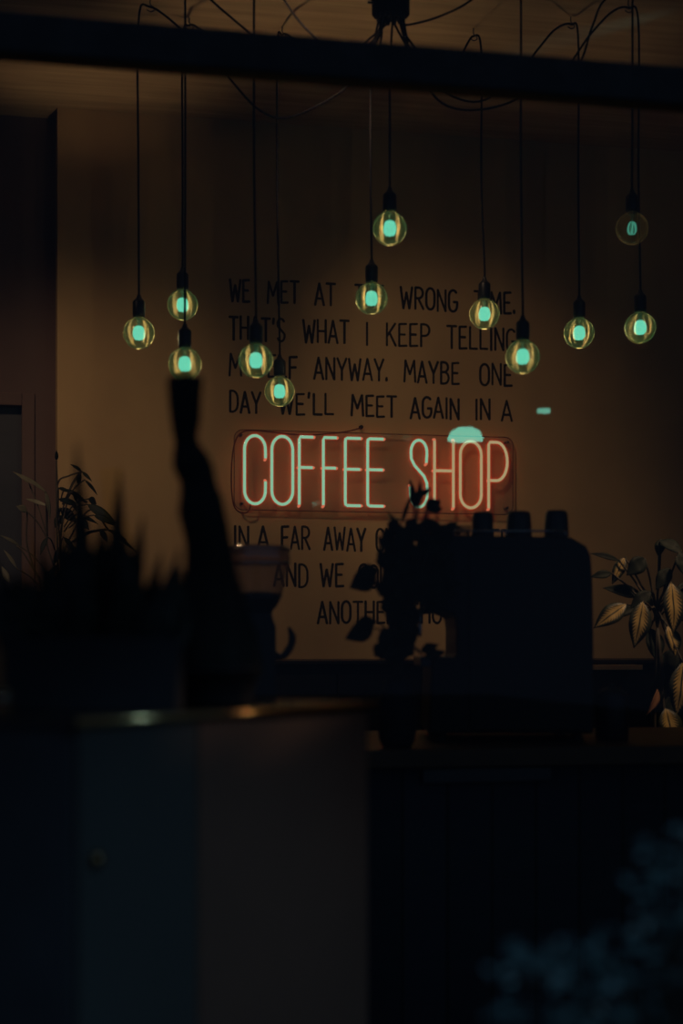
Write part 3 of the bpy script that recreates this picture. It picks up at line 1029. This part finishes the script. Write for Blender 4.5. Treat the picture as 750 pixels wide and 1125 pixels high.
st.build('stems', M_STEM, pl)

# ------------------------------------------------ grinder
YG = 4.02
g0 = PY(266, 800, YG); g0.z = CT
gr = thing('coffee_grinder', g0, 'dark coffee grinder with a clear bean hopper behind the cactus', 'coffee grinder')
hc = PY(283, 640, YG); kz = (hc - CAM).dot(FWD) / FPX
zz = lambda y: PY(283, y, YG).z
b = MB()
x0, x1 = PY(236, 700, YG).x, PY(298, 700, YG).x
b.prism([(x0, YG - .07, CT + .012), (x1, YG - .07, CT + .012), (x1, YG - .07, zz(690)), (x1 - .012, YG - .07, zz(674)), (x0 + .02, YG - .07, zz(674)), (x0, YG - .07, zz(690))], (0, .16, 0))
gb = b.build('grinder_body', M_MACHINE, gr, bevel=.006)
b = MB(); b.box((x0 - .01, YG - .10, CT), (x1 + .03, YG + .10, CT + .012)); b.build('grinder_base', M_BLACKP, gr, bevel=.004)
cx, cy = hc.x, YG
for yy, rr in ((604, 35.6), (619, 35.2)):
    b = MB(); b.tube([(cx + math.cos(2 * PI * k / 40) * rr * kz, cy + math.sin(2 * PI * k / 40) * rr * kz, zz(yy)) for k in range(40)], .0028, seg=8, closed=True)
    b.build('hopper_ring', M_CHROME, gr)
b = MB()
b.lathe([(15 * kz, zz(684)), (16 * kz, zz(672)), (27 * kz, zz(655)), (26 * kz, zz(655))], (cx, cy, 0), seg=36)
b.build('hopper_collar', M_BLACKP, gr)
b = MB()
b.lathe([(26.5 * kz, zz(656)), (30 * kz, zz(640)), (33.5 * kz, zz(621)), (34.5 * kz, zz(619))], (cx, cy, 0), seg=40)
hp = b.build('hopper', M_HOPPER, gr)
b = MB()
b.lathe([(.001, zz(668)), (20 * kz, zz(668)), (26.5 * kz, zz(655)), (27 * kz, zz(652)), (.001, zz(649))], (cx, cy, 0), seg=32)
b.build('coffee_beans', M_BEANS, hp)
b = MB()
b.lathe([(33 * kz, zz(619)), (36 * kz, zz(619)), (36 * kz, zz(611)), (35 * kz, zz(609)), (35 * kz, zz(603)), (33 * kz, zz(600)), (.001, zz(599))], (cx, cy, 0), seg=40)
b.build('hopper_lid', thin_glass('hopper_lid_plastic', (.72, .60, .48), gloss=.2, haze=.5, haze_col=(.8, .52, .33), rough=.1), gr)
b = MB()
b.tube(smooth_path([PY(297, 716, YG - .03), PY(308, 722, YG - .03), PY(318, 712, YG - .03), PY(321, 700, YG - .03), PY(317, 689, YG - .03)], 6), [.010] * 13 + [.0095] * 6 + [.009, .008, .007, .006, .004, .003], seg=10)
b.build('dosing_lever', M_BLACKP, gr)

# ------------------------------------------------ canister right of the machine
c = PY(672, 800, 4.12); c.z = CT
kz2 = (c - CAM).dot(FWD) / FPX
ht = PY(672, 754, 4.12).z - CT
cn = thing('canister', c, 'dark round-topped canister between the espresso machine and the variegated plant', 'canister')
b = MB(); b.lathe([(.001, .001), (17 * kz2, .001), (18 * kz2, .006), (18 * kz2, ht * .68), (17 * kz2, ht * .72)], c, seg=30); b.build('canister_body', M_BLACKP, cn)
b = MB(); b.lathe([(18.3 * kz2, ht * .70), (18.3 * kz2, ht * .78), (15 * kz2, ht * .90), (8 * kz2, ht * .97), (.001, ht * .98)], c, seg=30)
b.sphere(c + Vector((0, 0, ht * .985)), .009)
b.build('canister_lid', M_BLACKP, cn)

# ------------------------------------------------ variegated plant at the right
ZD2 = 5.5
d0 = P(733, 800, ZD2); d0.z = 0.0
df = thing('variegated_plant', d0, 'large variegated plant with feathered pale leaves at the right edge', 'plant')
b = MB(); b.lathe([(.001, .002), (.12, .002), (.13, .01), (.165, .36), (.175, .365), (.175, .40), (.16, .40), (.155, .36), (.001, .35)], d0, seg=36)
b.build('pot', M_POT, df)
b = MB(); b.lathe([(.155, .362), (.10, .37), (.001, .375)], d0, seg=24); b.build('soil', M_SOIL, df)
lf, dk, sm, dry = MB(), MB(), MB(), MB()
stop = d0 + Vector((0, 0, .37))
crown = P(722, 690, ZD2)
LV = [ # base, tip, width px, which, face tilt x, depth offsets
    ((737, 640), (739, 697), 27, 'p', 0.05, -.10), ((706, 661), (696, 712), 25, 'p', -.1, -.12),
    ((733, 688), (742, 722), 20, 'p', .1, -.06), ((750, 728), (742, 788), 30, 'p', .0, -.12), ((731, 778), (738, 818), 27, 'p', 0, -.17),
    ((688, 664), (652, 690), 22, 'p', -.2, -.05), ((706, 655), (662, 646), 15, 'd', -.1, .05), ((686, 612), (672, 642), 14, 'p', -.2, .06),
    ((708, 613), (688, 632), 20, 'd', .2, .02), ((680, 616), (648, 608), 7, 'd', 0, .04), ((672, 630), (648, 634), 10, 'd', 0, .04),
    ((724, 594), (750, 609), 17, 'd', .3, 0), ((726, 592), (723, 612), 12, 'd', -.4, .02), ((746, 607), (753, 634), 22, 'd', .1, -.03), ((736, 624), (720, 648), 17, 'd', -.2, -.02),
    ((715, 650), (692, 668), 16, 'd', -.2, -.03), ((700, 668), (660, 678), 14, 'd', 0, .03), ((755, 640), (742, 668), 22, 'd', .2, .02), ((768, 650), (752, 706), 30, 'p', .2, -.05),
    ((714, 690), (722, 728), 22, 'd', 0, .02), ((738, 712), (728, 752), 24, 'd', 0, .03), ((726, 740), (716, 780), 18, 'd', 0, 0), ((744, 760), (726, 800), 22, 'd', 0, .01),
    ((785, 610), (812, 650), 30, 'p', .3, 0), ((780, 690), (800, 745), 30, 'p', .3, -.05)]
for (bx, by), (tx, ty), w, kd, fx, dz in LV:
    p0, p1 = P(bx, by, ZD2 + dz), P(tx, ty, ZD2 + dz - .02)
    (lf if kd == 'p' else dk).leaf(p0, p1, w * ZD2 / FPX, face=(fx, -1, .35), bend=.07, fold=.22, nl=14, shape=.85, wave=.04)
    if by < 735:
        mid = (crown + p0) * .5 + Vector((0, 0, .025))
        sm.tube(smooth_path([stop + (crown - stop) * .3, crown, mid, p0], 6), .0035, seg=6)
    else:
        sm.tube(smooth_path([stop + (crown - stop) * .2, (stop + (p0 - stop) * .6) + Vector((0, .0, .05)), p0], 6), .003, seg=6)
for k in range(4):
    a = k * 1.6
    sm.tube(smooth_path([stop + Vector((math.cos(a) * .03, math.sin(a) * .03, -.01)), (stop + crown) * .5 + Vector((math.cos(a) * .03, math.sin(a) * .03, 0)), crown], 6), .006, seg=7)
dry.leaf(P(722, 757, ZD2 - .1), P(709, 786, ZD2 - .13), 10 * ZD2 / FPX, face=(.4, -1, 0), bend=.1, fold=.5)
lf.build('variegated_leaves', M_DIEFF, df)
dk.build('dark_leaves', M_LEAFD, df)
sm.build('stems', M_STEM, df)
dry.build('dried_leaf', M_DRY, df)

# ------------------------------------------------ thin-leaved plant on the back worktop, left
ZT = 5.95
t0 = PY(70, 700, 6.15); t0.z = BT
tp = thing('thin_leaved_plant', t0, 'thin-leaved potted plant by the wall corner behind the snake plant', 'plant')
b = MB(); b.lathe([(.001, .002), (.065, .002), (.088, .15), (.094, .15), (.094, .17), (.086, .17), (.08, .14), (.001, .14)], t0, seg=28)
b.build('pot', M_POT, tp)
dkl, gl, sm = MB(), MB(), MB()
LT = [((51, 541), (16, 519), 5, 'g'), ((32, 531), (14, 518), 4, 'g'), ((50, 540), (55, 572), 5, 'g'), ((52, 556), (28, 548), 5, 'g'), ((30, 562), (18, 556), 9, 'g'), ((22, 600), (0, 588), 4, 'g'), ((18, 624), (4, 604), 4, 'g'), ((10, 640), (2, 622), 7, 'g'),
      ((90, 518), (77, 510), 4, 'd'), ((90, 518), (101, 529), 4, 'd'), ((88, 518), (86, 534), 6, 'd'), ((93, 527), (107, 544), 4, 'd'), ((72, 537), (95, 553), 6, 'd'), ((97, 548), (106, 554), 10, 'd'),
      ((96, 554), (129, 577), 11, 'd'), ((103, 566), (127, 578), 8, 'd'), ((119, 582), (150, 607), 4.5, 'd'), ((116, 581), (140, 594), 4, 'd'), ((85, 565), (108, 576), 5, 'd'), ((64, 548), (84, 556), 7, 'd'),
      ((66, 558), (84, 574), 12, 'd'), ((68, 566), (60, 580), 10, 'd'), ((86, 570), (98, 582), 10, 'd'), ((75, 600), (90, 611), 8, 'd'), ((73, 611), (91, 632), 6, 'd'), ((70, 590), (82, 606), 6, 'd'),
      ((64, 536), (76, 541), 5, 'd'), ((76, 548), (84, 562), 7, 'd'), ((110, 582), (118, 596), 7, 'd'), ((66, 600), (58, 622), 7, 'd'), ((74, 622), (86, 645), 6, 'd'), ((52, 590), (44, 610), 6, 'd'), ((64, 620), (50, 640), 7, 'd'), ((80, 540), (84, 552), 5, 'd'), ((62, 506), (62, 494), 4, 'd')]
rt = random.Random(5)
tops = t0 + Vector((0, 0, .14))
for (bx, by), (tx, ty), w, kd in LT:
    dz = rt.uniform(-.08, .08)
    p0, p1 = P(bx, by, ZT + dz), P(tx, ty, ZT + dz + rt.uniform(-.04, .04))
    (gl if kd == 'g' else dkl).leaf(p0, p1, w * ZT / FPX, face=(rt.uniform(-.4, .4), -1, .5), bend=.06, fold=.2, nl=8)
    if kd == 'g':
        near = P(52, max(by + 30, 590), ZT)
    else:
        near = P(64 + (bx - 64) * .3, max(by + 14, 550), ZT)
    sm.tube(smooth_path([near, (near + p0) * .5 + Vector((0, 0, .012)), p0], 5), .0028, seg=5)
for path in ([(64, 650), (63, 600), (62, 550), (62, 506)], [(64, 560), (64, 530), (75, 523), (90, 518)], [(66, 600), (72, 560), (78, 540), (96, 552)], [(66, 640), (52, 600), (51, 560), (50, 540)], [(68, 620), (80, 585), (100, 560), (119, 582)], [(60, 660), (40, 630), (24, 605), (18, 600)], [(66, 660), (72, 620), (76, 600)], [(58, 660), (44, 640), (30, 600), (30, 562)]):
    sm.tube(smooth_path([tops] + [P(x, y, ZT) for x, y in path], 6), .0035, seg=6)
dkl.build('dark_leaves', M_LEAFD, tp)
gl.build('lit_leaves', M_LEAFG, tp)
sm.build('stems', M_STEM, tp)

# ================================================================== OUTSIDE: BAR BOX WITH PLANTS
zb = P(88, 789, 2.1).z
A = P(86, 789, 2.10); A.z = zb
Bq = P(405, 771, 2.10 * (789 - 706) / (771 - 706)); Bq.z = zb
ad = (Bq - A).normalized()
inw = Vector((-ad.y, ad.x, 0))                      # into the box, away from the camera
DEP = 0.50
LB = (Bq - A).length
bx_t = thing('bar_box', Vector((A.x, A.y, 0)) + ad * LB * .5 + inw * DEP * .5, 'tall box-shaped stand with a brown front panel and one toned for blue reflection, carrying the snake plant', 'stand')
RM = Matrix((ad, inw, Vector((0, 0, 1)))).transposed()
O0 = Vector((A.x, A.y, 0))
b = MB(); b.box((0.0, .012, 0), (LB, DEP, zb - .0125), RM, O0); b.build('carcass', M_BODY, bx_t)
split = 0.0
for i in range(200):                                 # where the two panels meet, seen at x = 216
    s = i / 200
    q = O0 + ad * LB * s; d = q - CAM
    if 375 + FPX * d.dot(RGT) / d.dot(FWD) >= 216:
        split = s; break
b = MB(); b.box((.002, 0, .01), (LB * split - .002, .012, zb - .014), RM, O0); b.build('front_panel', M_PANREFL, bx_t, bevel=.002)['label'] = 'front panel toned for bluish reflection'
b = MB(); b.box((LB * split + .002, 0, .01), (LB - .002, .012, zb - .014), RM, O0); b.build('front_panel', M_PANBROWN, bx_t, bevel=.002)['label'] = 'brown front panel'
b = MB(); b.box((-.005, -.008, zb - .012), (LB + .005, DEP + .005, zb), RM, O0); b.build('top_board', M_DARKWOOD, bx_t, bevel=.003)
b = MB(); b.tube([O0 + ad * (-.007) - inw * .006 + Vector((0, 0, zb - .0055)), O0 + ad * (LB + .007) - inw * .006 + Vector((0, 0, zb - .0055))], .006, seg=20); b.build('edge_strip', M_BRASS, bx_t)['label'] = 'thin brass edge strip'
q = P(100, 947, 2.10)
lk = O0 + ad * .03 - inw * .004; lk.z = q.z
b = MB(); b.sphere(lk, .011, s=(1, 1, 1)); b.build('brass_knob', M_KNOB, bx_t)
TOPZ = zb

# trough with the snake plant
def onbox(px, Z):
    p = P(px, 770, Z); p.z = TOPZ
    return p
tr0 = O0 + ad * .19 + inw * .14
sp = thing('snake_plant', Vector((tr0.x, tr0.y, TOPZ)), 'dark spiky snake plant in a black trough at the left', 'plant')
b = MB()
W2, D2, H2 = .12, .055, .105
tw = lambda x, y, z: tr0 + RGT * x + FWD * y + Vector((0, 0, TOPZ + z))
def rbox(mb, x0, x1, y0, y1, z0, z1, f=tw):
    vs = [f(x, y, z) for z in (z0, z1) for x, y in ((x0, y0), (x1, y0), (x1, y1), (x0, y1))]
    mb.add(vs, [(0, 3, 2, 1), (4, 5, 6, 7), (0, 1, 5, 4), (1, 2, 6, 5), (2, 3, 7, 6), (3, 0, 4, 7)], smooth=False)
rbox(b, -W2, W2, -D2, -D2 + .008, .001, H2); rbox(b, -W2, W2, D2 - .008, D2, .001, H2)
rbox(b, -W2, -W2 + .008, -D2 + .008, D2 - .008, .001, H2); rbox(b, W2 - .008, W2, -D2 + .008, D2 - .008, .001, H2)
rbox(b, -W2 + .008, W2 - .008, -D2 + .008, D2 - .008, .001, H2 - .02)
b.build('trough', M_POT, sp)
b = MB()
Zs = (tr0 - CAM).dot(FWD)
pxc = 375 + FPX * (tr0 - CAM).dot(RGT) / Zs
rs = random.Random(2)
TIPS = [(84, 484, 17), (132, 516, 18), (157, 566, 18), (192, 602, 16), (97, 590, 22), (44, 596, 18), (66, 560, 16), (112, 560, 18), (24, 622, 16), (140, 590, 20), (172, 605, 16), (8, 640, 14), (120, 610, 22), (76, 600, 20),
        (182, 636, 16), (205, 655, 9), (212, 668, 7), (198, 662, 7), (150, 612, 20), (56, 620, 20), (32, 640, 18), (166, 640, 20), (104, 630, 24), (-14, 610, 16), (134, 640, 24), (84, 630, 22)]
for k in range(46):
    TIPS.append((rs.uniform(-25, 205), rs.uniform(622, 690), rs.uniform(18, 28)))
for tx, ty, w in TIPS:
    bxp = pxc + (tx - pxc) * .72 + rs.uniform(-6, 6)
    bxp = max(pxc - .10 * FPX / Zs, min(pxc + .10 * FPX / Zs, bxp))
    dz = rs.uniform(-.032, .032)
    p0 = P(bxp, 700, Zs + dz); p0.z = TOPZ + H2 - .022
    p1 = P(tx + (6 if ty > 600 else 0), ty, Zs + dz * 1.3 + rs.uniform(-.02, .02))
    b.leaf(p0, p1, w * 1.5 * Zs / FPX, face=(rs.uniform(-.5, .5), -1, 0), bend=rs.uniform(-.02, .03), fold=.35, nl=12, shape=.62, wave=.05)
b.build('sword_leaves', M_SNAKE, sp)
b = MB(); rbox(b, -W2 + .008, W2 - .008, -D2 + .008, D2 - .008, H2 - .02, H2 - .014); b.build('soil', M_SOIL, sp)

# cactus: tall gnarled column
Zk = 2.42
kc = O0 + ad * .40 + inw * .20
Zk = (kc - CAM).dot(FWD)
ck = thing('cactus', Vector((kc.x, kc.y, TOPZ)), 'tall dark gnarled cactus column rising in front of a hanging bulb', 'cactus')
prof = [(414, 187, 221), (418, 184.5, 222), (440, 186, 221), (462, 187.5, 219.5), (478, 190, 217), (487, 192, 218), (494, 191, 224), (502, 190, 230), (512, 189, 234), (522, 194, 236), (532, 199, 238), (545, 198, 243), (562, 197, 247), (580, 201, 250), (598, 205, 253),
        (620, 206, 258), (640, 203, 262), (660, 199, 268), (680, 193, 276), (700, 190, 282), (722, 188, 286), (745, 190, 286)]
b = MB()
seg = 40
vs, fs = [], []
for i, (y, xl, xr) in enumerate(prof):
    c = P((xl + xr) / 2, y, Zk)
    r = (xr - xl) / 2 * Zk / FPX
    for k in range(seg):
        a = 2 * PI * k / seg
        rr = r * (1 + .05 * math.cos(a * 8 + y * .03)) * (1 + .03 * math.sin(y * .21 + a * 3))
        vs.append(c + RGT * math.cos(a) * rr + FWD * math.sin(a) * rr * .9)
for i in range(len(prof) - 1):
    for k in range(seg):
        k2 = (k + 1) % seg
        fs.append((i * seg + k, (i + 1) * seg + k, (i + 1) * seg + k2, i * seg + k2))
fs.append(tuple(range(seg))); fs.append(tuple((len(prof) - 1) * seg + k for k in range(seg))[::-1])
b.add(vs, fs)
col_o = b.build('cactus_column', M_CACTUS, ck)
pr = 46 * Zk / FPX
pc = P(237, 745, Zk); pc.z = TOPZ
hp_ = P(237, 738, Zk).z - TOPZ
b = MB(); b.lathe([(.001, .001), (pr * .8, .001), (pr * .84, .006), (pr, hp_), (pr * 1.06, hp_), (pr * 1.06, hp_ + .008), (pr * .95, hp_ + .008), (pr * .93, hp_ * .9), (.001, hp_ * .9)], pc, seg=36)
b.build('pot', M_POT, ck)

# small amber glass at the left edge
ja = O0 + inw * .16 + ad * .03
jz = (ja - CAM).dot(FWD)
jc = P(4, 770, jz); jc.z = TOPZ
jr = thing('amber_jar', jc, 'small amber glass jar at the far left edge beside the trough', 'jar')
hj = P(4, 757, jz).z - TOPZ
b = MB(); b.lathe([(.001, .001), (.010, .001), (.012, .004), (.012, hj * .7), (.008, hj * .85), (.008, hj * .92)], jc, seg=24); b.build('jar_glass', M_AMBERG, jr)
b = MB(); b.lathe([(.009, hj * .9), (.009, hj * .99), (.001, hj)], jc, seg=20); b.build('jar_lid', M_BRASS, jr)

# foliage added low at the right to stand in for leaves reflected in the pane
ZH = 1.75
s0 = P(725, 1300, ZH); s0.z = 0.0
shb = thing('reflection_shrub', s0, 'small-leaved foliage added for the bluish leaf reflections at the lower right of the window', 'reflection_shrub')
b = MB(); tw_ = MB()
rh = random.Random(21)
cr = P(735, 1180, ZH)
for k in range(620):
    while True:
        x, y = rh.uniform(540, 860), rh.uniform(900, 1330)
        top = 905 if x > 715 else (1040 - (x - 560) * .12 if x < 690 else 1000 - (x - 690) * 3.6)
        if y > top:
            break
    dz = rh.uniform(-.16, .16)
    p0 = P(x, y, ZH + dz)
    a = rh.uniform(0, 2 * PI)
    L = rh.uniform(.014, .024)
    d = (RGT * math.cos(a) + UP * (.45 * math.sin(a)) + FWD * rh.uniform(-.6, .6)).normalized()
    b.leaf(p0, p0 + d * L, L * rh.uniform(.5, .7), face=(rh.uniform(-.8, .8), -1 + rh.uniform(-.3, .6), rh.uniform(.2, 1.2)), bend=.05, nl=5)
    if k % 5 == 0:
        base = s0 + Vector((rh.uniform(-.03, .03), rh.uniform(-.03, .03), 0))
        tw_.tube(smooth_path([base, base + (cr - base) * .6, (cr + p0) * .5 + Vector((0, 0, .0)), p0], 5), [.006] * 5 + [.004] * 5 + [.0025] * 5 + [.0012], seg=5)
fo = b.build('foliage', M_SHRUB, shb)
tw_.build('branches', M_BARK, shb)

# street lamps across the pavement, seen only as reflections in the pane
def mirror(px, py, Z):
    p = P(px, py, Z)
    return Vector((p.x, 2 * YWIN - p.y, p.z))
lp = mirror(511, 484, 9.5)
kl = 9.5 / FPX
sl = thing('street_lamp', Vector((lp.x, lp.y, lp.z)), 'teal dome street lamp hanging outside, mirrored in the window above SHOP', 'street lamp')
b = MB(); b.lathe([(19.5 * kl, 0), (19 * kl, 4 * kl), (16 * kl, 10 * kl), (9 * kl, 14 * kl), (.001, 15 * kl)], lp, seg=30, cap0=True)
b.build('lamp_dome', M_TEALLAMP, sl)
b = MB(); b.tube([(lp.x, lp.y, lp.z + 15 * kl), (lp.x, lp.y, lp.z + 1.6)], .0025, seg=8); b.build('lamp_cord', M_FRAME, sl)
l2 = mirror(598, 451, 9.5)
s2 = thing('hanging_light', Vector((l2.x, l2.y, l2.z)), 'small rectangular teal light outside, mirrored in the window right of the lettering', 'light')
b = MB(); b.box((l2.x - 6.5 * kl, l2.y - .03, l2.z - 2.6 * kl), (l2.x + 6.5 * kl, l2.y, l2.z + 2.6 * kl)); b.build('light_bar', emit('teal_light_bar', (.22, .86, .62), 6.0), s2)
b = MB(); b.tube([(l2.x, l2.y - .015, l2.z + 2.6 * kl), (l2.x, l2.y - .015, l2.z + 1.5)], .0025, seg=8); b.build('light_cord', M_FRAME, s2)

# ================================================================== LIGHT
def spot(name, loc, target, power, color, size, blend=1.0, soft=.12):
    ld = bpy.data.lights.new(name, 'SPOT')
    ld.energy = power
    ld.color = color
    ld.spot_size = math.radians(size)
    ld.spot_blend = blend
    ld.shadow_soft_size = soft
    o = bpy.data.objects.new(name, ld)
    COL.objects.link(o)
    o.location = loc
    d = Vector(target) - Vector(loc)
    o.rotation_euler = d.to_track_quat('-Z', 'Y').to_euler()
    return o


WARM = (1.0, 0.64, 0.37)
spot('added_wall_fill', (-.8, 4.6, 3.2), PY(110, 585, YW), 50, WARM, 47)  # unseen warm fills added to brighten the lettered wall
spot('added_wall_fill', (.9, 4.7, 3.2), PY(495, 490, YW), 24, WARM, 43)
spot('added_wall_fill', (1.0, 4.8, 3.2), PY(585, 700, YW), 17, WARM, 38)
u1, u2, u3 = P(100, 75, 6.05), P(340, 20, 5.5), P(600, 40, 5.7)
spot('added_ceiling_fill', (u1.x, u1.y, 2.72), (u1.x, u1.y, 3.3), 1.7, WARM, 104, .8, 0)  # unseen fills added to brighten the ceiling from below
spot('added_ceiling_fill', (u2.x, 5.35, 2.4), (u2.x, 5.35, 3.3), 4.8, WARM, 84, .8, 0)
spot('added_ceiling_fill', (u3.x, 5.5, 2.45), (u3.x, 5.5, 3.3), 1.6, WARM, 84, .8, 0)
spot('added_plant_fill', (2.95, 4.35, 3.15), P(715, 695, 5.5), 80, WARM, 26)  # unseen fill added to brighten the variegated leaves
spot('added_hopper_fill', (.25, 5.6, 3.2), hc + Vector((0, 0, .02)), 26, WARM, 7, .7, .04)  # unseen narrow fill added to brighten the grinder hopper
for tp_, pw in ((250, 18), (332, 26), (362, 24)):                 # unseen narrow spots added for glints on the brass edge
    best = None
    for i in range(400):
        q = O0 + ad * LB * i / 399 + Vector((0, 0, zb)); d = q - CAM
        e = abs(375 + FPX * d.dot(RGT) / d.dot(FWD) - tp_)
        if best is None or e < best[0]:
            best = (e, q)
    q = best[1]
    v = (CAM - q).normalized()
    el = math.radians(24)
    az = math.acos(min(1, -v.dot(ad) / math.cos(el)))
    rd = Vector((ad.y, -ad.x, 0))
    l = (ad * math.cos(az) + rd * math.sin(az)) * math.cos(el) + UP * math.sin(el)
    spot('added_glint_spot', q + l * 2.6, q + UP * .022, pw, WARM, 3, .5, .03)
e1, e2 = P(596, 50, 3780 / 656.), P(750, 8, 3780 / 698.)
src = e2 + (e2 - e1) * .9
spot('added_streak_spot', (src.x, src.y, HC - .12), (e1.x, e1.y, HC + .02), 4, (.25, .75, 1.0), 9, .6, .02)  # unseen blue spot indoors, added to draw the streak on the ceiling
spot('added_foliage_fill', (2.2, -1.2, 3.4), P(690, 1060, ZH), 120, (.25, .62, 1.0), 22, .8, .1)  # unseen blue fill added to light the small leaves
spot('added_panel_fill', (1.9, -.6, 2.6), P(370, 1060, 2.5), 9, (.9, .75, .65), 22, 1, .2)  # unseen fill added to brighten the lower right of the stand front

w = bpy.data.worlds.new('night')
scn.world = w
w.use_nodes = True
bg = w.node_tree.nodes['Background']
bg.inputs['Color'].default_value = (.35, .55, 1.0, 1)
bg.inputs['Strength'].default_value = 0.04

vs_ = scn.view_settings
vs_.view_transform = 'Standard'
vs_.look = 'None'
vs_.exposure = 0
vs_.gamma = 1
vs_.use_curve_mapping = False
